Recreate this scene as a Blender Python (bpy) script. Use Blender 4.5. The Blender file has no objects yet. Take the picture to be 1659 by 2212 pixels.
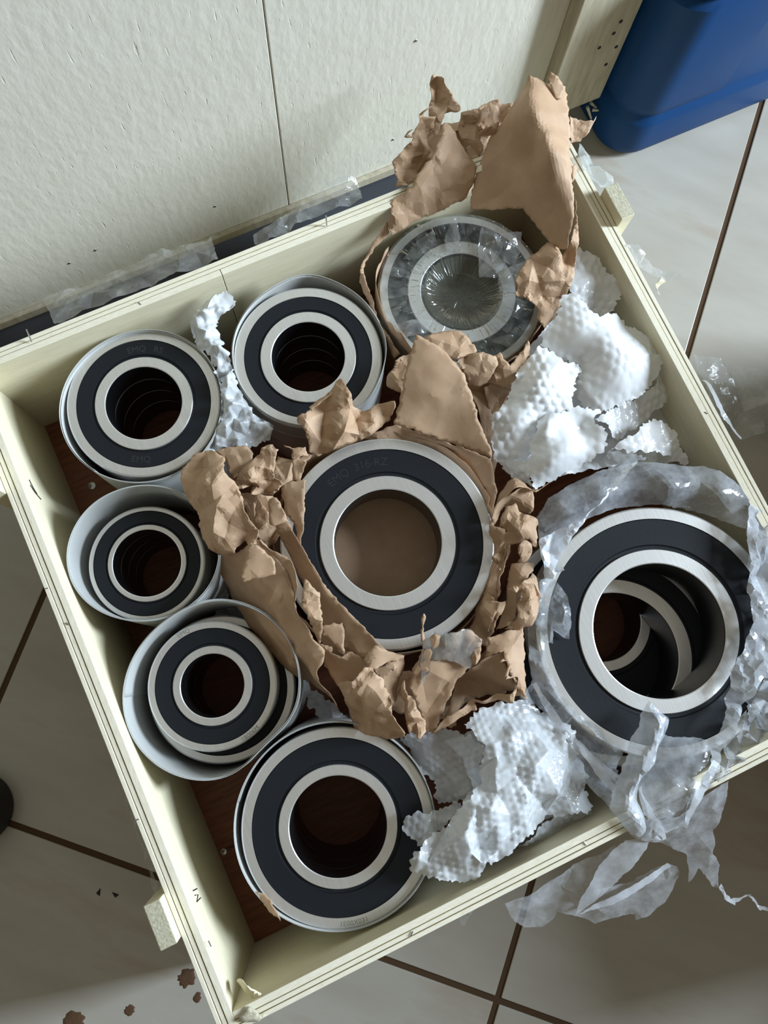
import bpy, bmesh, math, random
import numpy as np
from mathutils import Vector, Matrix
from mathutils.geometry import delaunay_2d_cdt
scene = bpy.context.scene
C = scene.collection
PI = math.pi

# ---------------------------------------------------------------- camera
cam_data = bpy.data.cameras.new('camera')
cam_data.sensor_fit = 'HORIZONTAL'; cam_data.sensor_width = 36.0
cam_data.lens = 36.0 * 1809.3 / 1659.0
cam_data.clip_start = 0.02
cam = bpy.data.objects.new('camera', cam_data); C.objects.link(cam)
cam.matrix_world = Matrix(((0.90735, 0.404665, -0.113853, 0.192565), (-0.418174, 0.896549, -0.146051, 0.206304),
                           (0.042973, 0.18013, 0.982704, 0.934114), (0, 0, 0, 1)))
scene.camera = cam

# ---------------------------------------------------------------- light
world = bpy.data.worlds.new('room_light'); scene.world = world; world.use_nodes = True
wt = world.node_tree; bg = wt.nodes['Background']      # a dim warm room under a paler ceiling
wc = wt.nodes.new('ShaderNodeTexCoord'); ws = wt.nodes.new('ShaderNodeSeparateXYZ'); wr = wt.nodes.new('ShaderNodeValToRGB')
wt.links.new(wc.outputs['Generated'], ws.inputs[0]); wt.links.new(ws.outputs['Z'], wr.inputs[0]); wt.links.new(wr.outputs[0], bg.inputs[0])
wr.color_ramp.elements[0].position = 0.0; wr.color_ramp.elements[0].color = (.088, .067, .036, 1)
wr.color_ramp.elements[1].position = 1.0; wr.color_ramp.elements[1].color = (.29, .275, .235, 1)
bg.inputs[1].default_value = 1.0
def area_light(name, loc, target, sx, sy, power, col):
    d = bpy.data.lights.new(name, 'AREA'); d.shape = 'RECTANGLE'; d.size = sx; d.size_y = sy; d.energy = power; d.color = col
    o = bpy.data.objects.new(name, d); C.objects.link(o); o.location = loc
    o.rotation_euler = (Vector(target) - Vector(loc)).to_track_quat('-Z', 'Y').to_euler()
    return o
area_light('window_daylight', (3.48, -0.62, 1.72), (0.3, 0.25, 0.2), .55, 2.1, 330, (0.73, 0.87, 1.02))
vs = scene.view_settings
vs.view_transform = 'Standard'; vs.look = 'None'; vs.exposure = 0.0; vs.gamma = 1.0; vs.use_curve_mapping = False

# ---------------------------------------------------------------- materials
def mat(name):
    m = bpy.data.materials.new(name); m.use_nodes = True
    nt = m.node_tree; b = nt.nodes['Principled BSDF']
    return m, nt, b
def N(nt, t, **kw):
    n = nt.nodes.new(t)
    for k, v in kw.items():
        if k.startswith('i_'): n.inputs[k[2:].replace('_', ' ')].default_value = v
        else: setattr(n, k, v)
    return n
def coords(nt, scale=(1, 1, 1), kind='Object', rot=(0, 0, 0)):
    tc = N(nt, 'ShaderNodeTexCoord'); mp = N(nt, 'ShaderNodeMapping')
    mp.inputs['Scale'].default_value = scale; mp.inputs['Rotation'].default_value = rot
    nt.links.new(tc.outputs[kind], mp.inputs['Vector']); return mp.outputs[0]
def noise(nt, vec, scale, detail=3, rough=.5):
    n = N(nt, 'ShaderNodeTexNoise'); n.inputs['Scale'].default_value = scale; n.inputs['Detail'].default_value = detail
    n.inputs['Roughness'].default_value = rough; nt.links.new(vec, n.inputs['Vector']); return n.outputs['Fac']
def ramp(nt, fac, stops):
    r = N(nt, 'ShaderNodeValToRGB'); e = r.color_ramp.elements
    while len(e) < len(stops): e.new(0.5)
    for k, (p, c) in enumerate(stops): e[k].position = p; e[k].color = (*c, 1) if len(c) == 3 else c
    nt.links.new(fac, r.inputs[0]); return r.outputs[0]
def bump(nt, b, h, strength, dist=.001, prev=None):
    n = N(nt, 'ShaderNodeBump'); n.inputs['Strength'].default_value = strength; n.inputs['Distance'].default_value = dist
    nt.links.new(h, n.inputs['Height'])
    if prev: nt.links.new(prev, n.inputs['Normal'])
    nt.links.new(n.outputs[0], b.inputs['Normal']); return n.outputs[0]
def wood(name, c1, c2, scale, rough=.75, pit=False, speck=None):
    m, nt, b = mat(name)
    v = coords(nt, scale); f = noise(nt, v, 6, 5, .6)
    col = ramp(nt, f, ([(.27, speck), (.34, c1), (.7, c2)] if speck else [(.3, c1), (.7, c2)]))
    nt.links.new(col, b.inputs['Base Color']); b.inputs['Roughness'].default_value = rough
    p = bump(nt, b, f, .12, .0008)
    if pit:                                            # raised grain and open pores of the rotary-cut veneer
        v2 = coords(nt, (210, 1, 42), rot=(0, .12, 0)); f2 = noise(nt, v2, 1.3, 2, .5)
        r2 = ramp(nt, f2, [(.24, (0, 0, 0)), (.33, (1, 1, 1))])
        p = bump(nt, b, r2, .35, .0010, p)
        v3 = coords(nt, (95, 1, 50), rot=(0, .35, 0)); f3 = noise(nt, v3, 1.4, 2, .5)
        bump(nt, b, f3, .22, .0022, p)
    return m
M = {}
M['ply'] = wood('pale_plywood', (.68, .615, .42), (.76, .695, .50), (6, 6, 40))
M['ply_front'] = wood('pale_plywood_front', (.50, .49, .39), (.57, .56, .46), (6, 6, 40))
M['ply_edge'] = wood('plywood_edge', (.5, .46, .33), (.72, .69, .56), (10, 10, 2000))
M['ply_edge_y'] = wood('plywood_edge_grain', (.72, .665, .50), (.88, .825, .67), (260, 20, 260), speck=(.42, .33, .2))
M['ply_edge_x'] = wood('plywood_edge_grain_long', (.72, .665, .50), (.88, .825, .67), (20, 260, 260), speck=(.42, .33, .2))
M['panel'] = wood('weathered_plywood_panel', (.65, .615, .505), (.73, .695, .585), (30, 10, 2.5), .8, True)
M['batten'] = wood('rough_batten', (.36, .31, .21), (.52, .47, .35), (25, 25, 3), .85)
M['end_grain'] = wood('frayed_end_grain', (.34, .31, .19), (.66, .62, .48), (120, 60, 120), .9)
M['red_ply'] = wood('reddish_plywood_base', (.15, .045, .018), (.26, .085, .032), (5, 45, 5), .6)
def plain(name, col, rough=.5, metal=0, spec=.5, nscale=0, nstr=0):
    m, nt, b = mat(name); b.inputs['Base Color'].default_value = (*col, 1); b.inputs['Roughness'].default_value = rough
    b.inputs['Metallic'].default_value = metal; b.inputs['Specular IOR Level'].default_value = spec
    if nscale: bump(nt, b, noise(nt, coords(nt), nscale, 4), nstr, .001)
    return m
def steel(name, col, rough, metal=.85):
    m, nt, b = mat(name)
    f = noise(nt, coords(nt, (900, 14, 14)), 1, 3, .6)
    nt.links.new(ramp(nt, f, [(.3, tuple(c * .88 for c in col)), (.7, col)]), b.inputs['Base Color'])
    b.inputs['Roughness'].default_value = rough; b.inputs['Metallic'].default_value = metal
    bump(nt, b, f, .12, .0004); return m
M['steel'] = steel('ground_bearing_steel', (.80, .79, .76), .38)
M['bore'] = plain('dark_bore_steel', (.15, .155, .17), .30, 1)  # bore coloured much darker than the ring faces
M['rubber'] = plain('black_rubber_seal', (.0085, .0105, .0135), .5, 0, .25, 700, .08)
M['emboss'] = plain('embossed_rubber_lettering', (.022, .024, .028), .3)
M['engrave'] = plain('etched_lettering', (.20, .20, .17), .6)
M['sleeve'] = plain('grey_plastic_sleeve', (.48, .485, .465), .45, 0, .4)
M['nail'] = plain('dull_nail_steel', (.45, .45, .46), .35, 1)
M['ink'] = plain('black_marker_ink', (.01, .01, .01), .7)
M['dark'] = plain('flat_dark_grey', (.05, .053, .06), .7)
M['footrubber'] = plain('black_rubber_foot_material', (.015, .014, .013), .6, 0, .4, 40, .3)
M['mud'] = plain('dried_mud', (.10, .055, .03), .8, 0, .2, 300, .5)
M['chip'] = plain('black_chip', (.012, .015, .012), .5)
M['blue'] = plain('blue_hdpe', (.005, .042, .135), .5, 0, .16, 60, .05)
def paper(name, c1, c2):
    m, nt, b = mat(name)
    v = coords(nt); f = noise(nt, v, 35, 4, .6); g = noise(nt, coords(nt, (90, 700, 300)), 1.2, 2)
    nt.links.new(ramp(nt, f, [(.3, c1), (.7, c2)]), b.inputs['Base Color']); b.inputs['Roughness'].default_value = .62
    b.inputs['Specular IOR Level'].default_value = .35
    vo = N(nt, 'ShaderNodeTexVoronoi'); vo.inputs['Scale'].default_value = 55; nt.links.new(v, vo.inputs['Vector'])
    p = bump(nt, b, vo.outputs['Distance'], .10, .004)
    p = bump(nt, b, noise(nt, v, 90, 3), .12, .002, p); bump(nt, b, g, .08, .0006, p)
    tr = N(nt, 'ShaderNodeBsdfTranslucent'); tr.inputs[0].default_value = (.55, .30, .15, 1)
    mx = N(nt, 'ShaderNodeMixShader'); mx.inputs[0].default_value = .05
    out = nt.nodes['Material Output']
    nt.links.new(b.outputs[0], mx.inputs[1]); nt.links.new(tr.outputs[0], mx.inputs[2]); nt.links.new(mx.outputs[0], out.inputs[0])
    return m
M['kraft'] = paper('kraft_paper', (.43, .275, .165), (.51, .345, .22))
def film(name, haze, tint=(.93, .95, .97), rough=.12, nscale=60, hue=(.82, .86, .92), gloss=1.0, bscale=140, bstr=.35, trans=.4):
    m, nt, b = mat(name); nt.nodes.remove(b)
    out = nt.nodes['Material Output']
    v = coords(nt); f = noise(nt, v, nscale, 4, .65)
    t = N(nt, 'ShaderNodeBsdfTransparent'); t.inputs[0].default_value = (*tint, 1)
    d = N(nt, 'ShaderNodeBsdfDiffuse'); d.inputs[0].default_value = (*hue, 1)
    tl = N(nt, 'ShaderNodeBsdfTranslucent'); tl.inputs[0].default_value = (*hue, 1)
    dm = N(nt, 'ShaderNodeMixShader'); dm.inputs[0].default_value = trans
    nt.links.new(d.outputs[0], dm.inputs[1]); nt.links.new(tl.outputs[0], dm.inputs[2])
    mr = N(nt, 'ShaderNodeMapRange'); nt.links.new(f, mr.inputs[0])
    mr.inputs[1].default_value = .3; mr.inputs[2].default_value = .7; mr.inputs[3].default_value = haze[0]; mr.inputs[4].default_value = haze[1]
    m1 = N(nt, 'ShaderNodeMixShader'); nt.links.new(mr.outputs[0], m1.inputs[0])
    nt.links.new(t.outputs[0], m1.inputs[1]); nt.links.new(dm.outputs[0], m1.inputs[2])
    bp = N(nt, 'ShaderNodeBump'); bp.inputs['Strength'].default_value = bstr; bp.inputs['Distance'].default_value = .003
    nt.links.new(noise(nt, v, bscale, 3), bp.inputs['Height'])
    g = N(nt, 'ShaderNodeBsdfGlossy'); g.inputs['Roughness'].default_value = rough; nt.links.new(bp.outputs[0], g.inputs['Normal'])
    fr = N(nt, 'ShaderNodeFresnel'); fr.inputs[0].default_value = 1.5; nt.links.new(bp.outputs[0], fr.inputs['Normal'])
    ml = N(nt, 'ShaderNodeMath', operation='MULTIPLY'); ml.inputs[1].default_value = gloss; nt.links.new(fr.outputs[0], ml.inputs[0])
    m2 = N(nt, 'ShaderNodeMixShader'); nt.links.new(ml.outputs[0], m2.inputs[0])
    nt.links.new(m1.outputs[0], m2.inputs[1]); nt.links.new(g.outputs[0], m2.inputs[2]); nt.links.new(m2.outputs[0], out.inputs[0])
    return m
M['bag'] = film('clear_polythene', (.16, .50), trans=.2, bstr=.2, hue=(.88, .92, .98))
M['bag_white'] = film('milky_polythene', (.72, .95), trans=.15, bstr=.2, hue=(.88, .92, .98))
M['bag_mid'] = film('folded_polythene', (.38, .72), trans=.2, bstr=.2, hue=(.88, .92, .98))
M['cling'] = film('cling_film', (.03, .24), bstr=.12, nscale=90, hue=(.70, .72, .64), gloss=.7)
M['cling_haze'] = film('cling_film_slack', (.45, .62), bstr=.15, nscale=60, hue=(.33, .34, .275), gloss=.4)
M['tape'] = film('clear_tape', (.16, .42), hue=(.72, .72, .68))
M['frost'] = film('frosted_tape', (.35, .55), hue=(.78, .82, .80))
M['bubble'] = film('bubble_wrap', (.70, .90), rough=.10, hue=(.86, .89, .91), nscale=25, gloss=1.6, trans=.22)
M['bubble_white'] = film('bubble_wrap_layers', (.84, .98), rough=.12, hue=(.95, .965, .97), nscale=25, gloss=1.4, trans=.12)
M['bubble_clear'] = film('bubble_wrap_thin', (.40, .66), rough=.14, hue=(.84, .87, .90), nscale=40, gloss=1.3, trans=.2)
def tile_mat():
    m, nt, b = mat('polished_porcelain_tile')
    f = noise(nt, coords(nt, (2, 7, 1), 'Object', (0, 0, .7)), 1.6, 5, .55)
    nt.links.new(ramp(nt, f, [(.35, (.365, .335, .285)), (.52, (.41, .385, .335)), (.60, (.37, .325, .265)), (.68, (.41, .385, .335))]), b.inputs['Base Color'])
    b.inputs['Roughness'].default_value = .22; return m
M['tile'] = tile_mat()
M['grout'] = plain('brown_grout', (.075, .043, .022), .9, 0, .2, 200, .4)

# ---------------------------------------------------------------- helpers
def link(name, me, m=None, parent=None, smooth=None):
    if m and not me.materials: me.materials.append(m)
    if smooth is not None:
        for p in me.polygons: p.use_smooth = True
        me.set_sharp_from_angle(angle=math.radians(smooth))
    o = bpy.data.objects.new(name, me); C.objects.link(o)
    if parent:
        o.parent = parent
        o.matrix_parent_inverse = Matrix.Translation(-parent.location)
    return o
def obj(name, bm, m, parent=None, smooth=None):
    me = bpy.data.meshes.new(name); bm.normal_update(); bm.to_mesh(me); bm.free()
    return link(name, me, m, parent, smooth)
def local(o):                                          # a part built in its thing's own frame
    o.matrix_parent_inverse = Matrix(); return o
def thing(name, label, cat, loc=(0, 0, 0), group=None):
    o = bpy.data.objects.new(name, None); C.objects.link(o); o.location = loc; o.empty_display_size = .02
    o['label'] = label; o['category'] = cat
    if group: o['group'] = group
    return o
def tag(o, label, cat, group=None):
    o['label'] = label; o['category'] = cat
    if group: o['group'] = group
    return o
def box(bm, lo, hi, bev=0):
    r = bmesh.ops.create_cube(bm, size=1)
    for v in r['verts']:
        for k in range(3): v.co[k] = lo[k] + (v.co[k] + .5) * (hi[k] - lo[k])
    if bev:
        es = list({e for v in r['verts'] for e in v.link_edges})
        bmesh.ops.bevel(bm, geom=es, offset=bev, segments=2, affect='EDGES', profile=.5)
def box_obj(name, lo, hi, m, parent=None, bev=.0006):
    bm = bmesh.new(); box(bm, lo, hi, bev); return obj(name, bm, m, parent)
def lathe(prof, n=128, closed=True, c=(0, 0, 0)):
    bm = bmesh.new(); rows = []
    for k in range(n):
        a = 2 * PI * k / n
        rows.append([bm.verts.new((c[0] + r * math.cos(a), c[1] + r * math.sin(a), c[2] + z)) for r, z in prof])
    m = len(prof)
    for k in range(n):
        A, B = rows[k], rows[(k + 1) % n]
        for j in range(m if closed else m - 1):
            bm.faces.new((A[j], B[j], B[(j + 1) % m], A[(j + 1) % m]))
    bmesh.ops.recalc_face_normals(bm, faces=bm.faces)
    return bm
def tube(pts, r, n=8, taper=None):
    bm = bmesh.new(); pts = [Vector(p) for p in pts]; rings = []
    for k, p in enumerate(pts):
        t = (pts[min(k + 1, len(pts) - 1)] - pts[max(k - 1, 0)]).normalized()
        u = t.orthogonal().normalized() if k == 0 else (u - t * u.dot(t)).normalized()
        w = t.cross(u); rr = r if not taper else r * taper[k]
        rings.append([bm.verts.new(p + (u * math.cos(2 * PI * j / n) + w * math.sin(2 * PI * j / n)) * rr) for j in range(n)])
    for A, B in zip(rings, rings[1:]):
        for j in range(n): bm.faces.new((A[j], A[(j + 1) % n], B[(j + 1) % n], B[j]))
    bm.faces.new(rings[0]); bm.faces.new(rings[-1]); bmesh.ops.recalc_face_normals(bm, faces=bm.faces)
    return bm
def creases(ab, rng, cell, amp):                       # sharp ridges and valleys of a crumpled sheet
    lo, hi = ab.min(0), ab.max(0); span = max(hi - lo)
    n = int(min(160, max(6, np.prod((hi - lo) / cell + 1))))
    out = np.zeros(len(ab))
    for sgn in (1, -1):
        s = lo + rng.random((n, 2)) * (hi - lo); g = rng.normal(0, .55, (n, 2)); h = rng.normal(0, cell * .25, n)
        d = ab[:, None] - s[None]
        out += sgn * (h + (d * g).sum(2) - (d ** 2).sum(2) / cell * .9).max(1)
    out -= out.mean(); sd = out.std() + 1e-9
    return np.clip(out / sd, -2.2, 2.2) * amp
def folds(lo, hi, rng, cell, amp):
    """Random creases: a net of fold lines with flat facets between them. Returns its points, heights, edges and faces."""
    gx, gy = np.meshgrid(np.arange(lo[0] - cell, hi[0] + cell, cell), np.arange(lo[1] - cell, hi[1] + cell, cell * .87))
    gx = gx + (np.arange(gx.shape[0]) % 2)[:, None] * cell * .5
    q = np.stack([gx.ravel(), gy.ravel()], 1); q = q + rng.uniform(-.38, .38, q.shape) * cell
    r = delaunay_2d_cdt([Vector(p) for p in q], [], [], 0, 1e-7)
    return np.array([(p.x, p.y) for p in r[0]]), rng.normal(0, amp, len(r[0])), r[1], np.array([f for f in r[2] if len(f) == 3])
def on_folds(net, p):
    q, h, _, F = net; z = np.zeros(len(p))
    for f in F:
        a, b, c = q[f]; d = (b[1] - c[1]) * (a[0] - c[0]) + (c[0] - b[0]) * (a[1] - c[1])
        if abs(d) < 1e-14: continue
        u = ((b[1] - c[1]) * (p[:, 0] - c[0]) + (c[0] - b[0]) * (p[:, 1] - c[1])) / d
        v = ((c[1] - a[1]) * (p[:, 0] - c[0]) + (a[0] - c[0]) * (p[:, 1] - c[1])) / d
        m = (u >= -1e-6) & (v >= -1e-6) & (u + v <= 1 + 1e-6)
        z[m] = u[m] * h[f[0]] + v[m] * h[f[1]] + (1 - u[m] - v[m]) * h[f[2]]
    return z
def inside(poly, q):
    x, y = q[:, 0], q[:, 1]; r = np.zeros(len(q), bool); n = len(poly)
    for i in range(n):
        a, b = poly[i], poly[i - 1]
        with np.errstate(divide='ignore', invalid='ignore'):
            c = ((a[1] > y) != (b[1] > y)) & (x < (b[0] - a[0]) * (y - a[1]) / (b[1] - a[1]) + a[0])
        r ^= c
    return r
def flap(name, outline, m, parent=None, inner=(), h=.0032, amp=.0012, cell=.022, seed=0, rag=.0005, thick=.0004, bub=0, bubh=.002, fine=0, reg=2e-3):
    """One sheet of paper or film: its torn outline, curved through the outline's and the inner points' heights, then crumpled."""
    rng = np.random.default_rng(seed)
    P = np.array(outline, float); ctrl = np.vstack([P, np.array(inner, float).reshape(-1, 3)])
    o = ctrl.mean(0); _, _, V = np.linalg.svd(P - P.mean(0)); e1, e2, n = V
    if n[2] < 0: n = -n
    e2 = np.cross(n, e1)
    ab = np.stack([(ctrl - o) @ e1, (ctrl - o) @ e2], 1); cz = (ctrl - o) @ n
    def U(a, b):
        d2 = ((a[:, None] - b[None]) ** 2).sum(2); return .5 * d2 * np.log(d2 + 1e-12)
    k = len(ab); A = np.zeros((k + 3, k + 3)); A[:k, :k] = U(ab, ab) - reg * 1e-2 * np.eye(k)
    A[:k, k] = A[k, :k] = 1; A[:k, k + 1:] = ab; A[k + 1:, :k] = ab.T
    w = np.linalg.lstsq(A, np.concatenate([cz, np.zeros(3)]), rcond=None)[0]
    lo_c, hi_c = cz.min() - .004, cz.max() + .006
    B2 = []; np_ = len(P); pab = ab[:np_]
    for i in range(np_):
        a, b = pab[i], pab[(i + 1) % np_]; L = np.linalg.norm(b - a); s = max(1, int(L / min(h, .0022))); t_ = (b - a) / (L + 1e-9)
        off = 0
        for j in range(s):
            off = .6 * off + rng.normal(0, rag) if j else 0
            B2.append(a + (b - a) * j / s + np.array([-t_[1], t_[0]]) * max(-2.5 * rag, min(2.5 * rag, off)) * (1 if 0 < j < s else .3))
    B2 = np.array(B2)
    lo, hi = B2.min(0), B2.max(0)
    gx, gy = np.meshgrid(np.arange(lo[0], hi[0], h), np.arange(lo[1], hi[1], h * .866))
    gx = gx + (np.arange(gx.shape[0]) % 2)[:, None] * h * .5
    q = np.stack([gx.ravel(), gy.ravel()], 1) + rng.normal(0, h * .08, (gx.size, 2))
    q = q[inside(B2, q)]
    if len(q):
        d = np.sqrt(((q[:, None] - B2[None]) ** 2).sum(2)).min(1); q = q[d > h * .45]
    nb = len(B2); cons = [(i, (i + 1) % nb) for i in range(nb)]; extra = []; net = None
    if amp:
        net = folds(lo, hi, rng, cell * .8, amp * 1.6)
        for e in net[2]:
            a, b = net[0][e[0]], net[0][e[1]]; s = max(1, int(np.linalg.norm(b - a) / h)); seg = a + (b - a) * np.linspace(0, 1, s + 1)[:, None]
            if not inside(B2, seg).all(): continue
            if np.sqrt(((seg[:, None] - B2[None]) ** 2).sum(2)).min() < h * .3: continue
            i0 = nb + len(extra); extra += list(seg); cons += [(i0 + k_, i0 + k_ + 1) for k_ in range(s)]
        if extra and len(q):
            ex = np.array(extra); d = np.concatenate([np.sqrt(((qq[:, None] - ex[None]) ** 2).sum(2)).min(1) for qq in np.array_split(q, max(1, len(q) * len(ex) // 2000000 + 1))])
            q = q[d > h * .4]
    pts = np.vstack([B2] + ([np.array(extra)] if extra else []) + [q])
    r = delaunay_2d_cdt([Vector(p) for p in pts], cons, [], 1, 1e-6)
    vv = np.array([(p.x, p.y) for p in r[0]])
    z = U(vv, ab) @ w[:k] + w[k] + vv @ w[k + 1:]
    z = np.clip(z, lo_c, hi_c)
    if net:
        z = z + on_folds(net, vv)
        if not bub: z = z + on_folds(folds(lo, hi, rng, max(cell * .3, 2 * h), amp * .38), vv)
    if fine: z = z + rng.normal(0, fine, len(z))
    if bub:                                            # air bubbles in close-packed rows, some of them burst
        ph = rng.random(4) * 6.28
        wv = vv + .16 * bub * np.stack([np.sin(vv[:, 1] / bub * .9 + ph[0]) + np.sin(vv[:, 0] / bub * .5 + ph[1]), np.sin(vv[:, 0] / bub * .8 + ph[2]) + np.sin(vv[:, 1] / bub * .6 + ph[3])], 1)
        a_ = wv / bub; row = np.round(a_[:, 1] / .866); best = np.full(len(vv), 9.); hh = np.zeros(len(vv))
        for dr in (-1, 0, 1):
            rr = row + dr; cx = np.round(a_[:, 0] - (rr % 2) * .5) + (rr % 2) * .5
            d2 = (a_[:, 0] - cx) ** 2 + (a_[:, 1] - rr * .866) ** 2; m_ = d2 < best; best = np.where(m_, d2, best)
            hs = np.abs(np.sin(cx * 12.9898 + rr * 78.233 + seed)) ; hh = np.where(m_, np.where(hs > .35, .55 + .45 * hs, .12), hh)
        z = z + on_folds(folds(lo, hi, rng, bub * 1.6, bubh * .55), vv)
        z = z + .75 * bubh * hh * np.clip(1 - best / .22, 0, 1) ** .8
    W = o + vv[:, :1] * e1 + vv[:, 1:] * e2 + z[:, None] * n
    me = bpy.data.meshes.new(name); me.from_pydata(W.tolist(), [], [list(f) for f in r[2]]); me.update()
    ob = link(name, me, m, parent, 9 if not bub else 80)
    if thick:
        sm = ob.modifiers.new('thickness', 'SOLIDIFY'); sm.thickness = thick; sm.offset = 0
    return ob
def ring_text(s, radius, ang, z, size, m, parent, out=True, name='lettering'):
    """Lettering bent round a ring: reads clockwise from outside when out is True, else counter-clockwise along the lower side."""
    cu = bpy.data.curves.new('t', 'FONT'); cu.body = s; cu.size = size; cu.align_x = 'CENTER'; cu.extrude = .00008; cu.resolution_u = 3
    to = bpy.data.objects.new('t', cu); C.objects.link(to)
    dg = bpy.context.evaluated_depsgraph_get(); dg.update()
    me = bpy.data.meshes.new_from_object(to.evaluated_get(dg)); bpy.data.objects.remove(to); bpy.data.curves.remove(cu)
    me.materials.clear()
    for v in me.vertices:
        x, y = v.co.x, v.co.y - size * .36
        if out: a = ang - x / radius; r = radius + y
        else: a = ang + x / radius; r = radius - y
        v.co = (r * math.cos(a), r * math.sin(a), z + v.co.z)
    me.name = name
    return local(link(name, me, m, parent))

# ---------------------------------------------------------------- floor
fm = bpy.data.meshes.new('floor')
fm.from_pydata([(-2.2, -2.2, -.0018), (2.6, -2.2, -.0018), (2.6, 2.8, -.0018), (-2.2, 2.8, -.0018)], [], [(0, 1, 2, 3)])
floor = link('floor', fm, M['grout'])
floor['kind'] = 'structure'; floor['label'] = 'floor of large glossy cream tiles with brown grout joints'
bm = bmesh.new(); box(bm, (.0032, .0032, -.009), (.5968, .5968, 0), .0009)
tile_me = bpy.data.meshes.new('tile'); bm.to_mesh(tile_me); bm.free(); tile_me.materials.append(M['tile'])
TR = -.76795; TO = Vector((.19309, -.16761, 0))
ca, sa = math.cos(TR), math.sin(TR)
for i in range(-4, 5):
    for j in range(-4, 5):
        p = TO + Vector((ca * i * .6 - sa * j * .6, sa * i * .6 + ca * j * .6, 0))
        cx, cy = p.x + .3 * (ca - sa), p.y + .3 * (sa + ca)
        if not (-1.7 < cx < 2.1 and -1.7 < cy < 2.3): continue
        t = link('tile', tile_me, None, floor); t.location = p; t.rotation_euler = (0, 0, TR + 0)
        t.matrix_parent_inverse = Matrix()

# ---------------------------------------------------------------- open crate
L, W, H, H0, T = .5785, .5758, .2116, .0437, .0145
crate = thing('plywood_crate', 'open shallow plywood crate in the middle, packed with bearings', 'crate')
box_obj('base_panel', (0, 0, .032), (L, W, H0), M['red_ply'], crate)
for y in (.03, .27, .51): box_obj('runner', (-.01, y, .0005), (L + .01, y + .045, .0315), M['batten'], crate)
def wall_boards(ax, pos, sgn, a0, a1, split=None):
    """Outer and inner plywood board of one side of the crate, a fine glue gap between them."""
    for (d0, d1, nm) in ((0, .0058, 'inner_board'), (.0066, .0102, 'middle_board'), (.0108, T, 'outer_board')):
        p0, p1 = sorted((pos + sgn * d0, pos + sgn * d1)); top = H - {'inner_board': 0, 'middle_board': .0007, 'outer_board': .0002}[nm]
        segs = [(a0, a1)]
        if split and nm == 'inner_board': segs = [(a0, split - .0003), (split + .0003, a1)]
        for s0, s1 in segs:
            if ax == 'x': lo, hi = (s0, p0, .0325), (s1, p1, top)
            else: lo, hi = (p0, s0, .0325), (p1, s1, top)
            o = box_obj(nm, lo, hi, M['ply'], crate, .0004)
            o.data.materials.append(M['ply_edge_x'] if ax == 'x' else M['ply_edge_y'])
            for f in o.data.polygons:
                if f.normal.z > .5: f.material_index = 1
wall_boards('x', W, 1, -T, L + T, .2333)
wall_boards('x', 0, -1, 0, L)
wall_boards('y', 0, -1, -T, W)
wall_boards('y', L, 1, -T, W)
def cleat(lo, hi, lab=None):
    o = box_obj('cleat', lo, hi, M['ply'], crate, .0008); o.data.materials.append(M['end_grain'])
    for f in o.data.polygons:
        if f.normal.z > .5: f.material_index = 1
    return o
cleat((L + T + .0004, .4725, .03), (L + T + .0145, .508, .2245))
cleat((-T - .0145, .068, .03), (-T - .0004, .104, .2265))
cleat((-T - .0145, .463, .03), (-T - .0004, .50, .2265))
# split veneer, nails, staples and pencil marks on the crate
flap('splinter', [(0.007,0.0133,0.19),(0.012,0.0159,0.195),(0.0155,0.0149,0.2),(0.0214,0.0106,0.208),(0.0245,0.0016,0.209),(0.0206,-0.0028,0.209),(0.0166,0.0001,0.205),(0.0121,0.0051,0.2)], M['ply'], crate, h=.004, amp=.001, thick=.0012, seed=3)
flap('splinter', [(0.0092,-0.0036,0.212),(0.0132,-0.0007,0.212),(0.0166,-0.0046,0.212),(0.019,-0.0101,0.212),(0.0239,-0.0125,0.212),(0.017,-0.0147,0.212),(0.0088,-0.0108,0.212),(0.0027,-0.0068,0.212)], M['end_grain'], crate, h=.004, amp=.0012, thick=.002, seed=4)
def nail(p, q, r=.0007):
    obj('nail', tube([p, q], r), M['nail'], crate, 40)
nail((0.0537,0.5836,0.213), (0.0561,0.589,0.226)); nail((0.3413,0.5825,0.212), (0.3416,0.5843,0.226))
def staple(u, v):
    obj('staple', tube([Vector(u), Vector(v)], .0005, 6), M['nail'], crate, 40)
for a, b in (((0.1538,-0.0076,0.2118), (0.1507,-0.01,0.2118)), ((0.311,-0.0059,0.2118), (0.3121,-0.0096,0.2118)), ((-0.0143,0.3721,0.2118), (-0.0112,0.3715,0.2118)), ((-0.0083,0.338,0.2118), (-0.006,0.3353,0.2118)),
             ((0.0036,0.0563,0.2118), (0.0039,0.0513,0.2118)), ((-0.0148,0.1653,0.2118), (-0.0116,0.1654,0.2118)), ((0.1537,0.5817,0.2118), (0.1553,0.5781,0.2118)), ((0.5821,0.2774,0.2118), (0.5836,0.2748,0.2118))): staple(a, b)
def mark(pts): obj('ink_mark', tube([Vector(p) for p in pts], .0005, 5), M['ink'], crate)
for pts in ([(.0004, .476, .185), (.0004, .468, .182), (.0004, .463, .178)], [(.0004, .470, .188), (.0004, .464, .183), (.0004, .459, .172)],
            [(.0004, .092, .186), (.0004, .090, .172)], [(.0004, .088, .186), (.0004, .086, .176), (.0004, .083, .188), (.0004, .082, .172)]): mark(pts)
nl = obj('bolt', lathe([(.0005, 0), (.004, 0), (.004, .0015), (.0005, .0022)], 20, False, (0.0222,0.4931,0.0437)), M['nail'], crate, 40)
obj('nail', tube([(0.0073,0.0939,0.06), (0.0127,0.0942,0.056), (0.0175,0.0925,0.05)], .0011), M['nail'], crate, 40)
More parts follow.
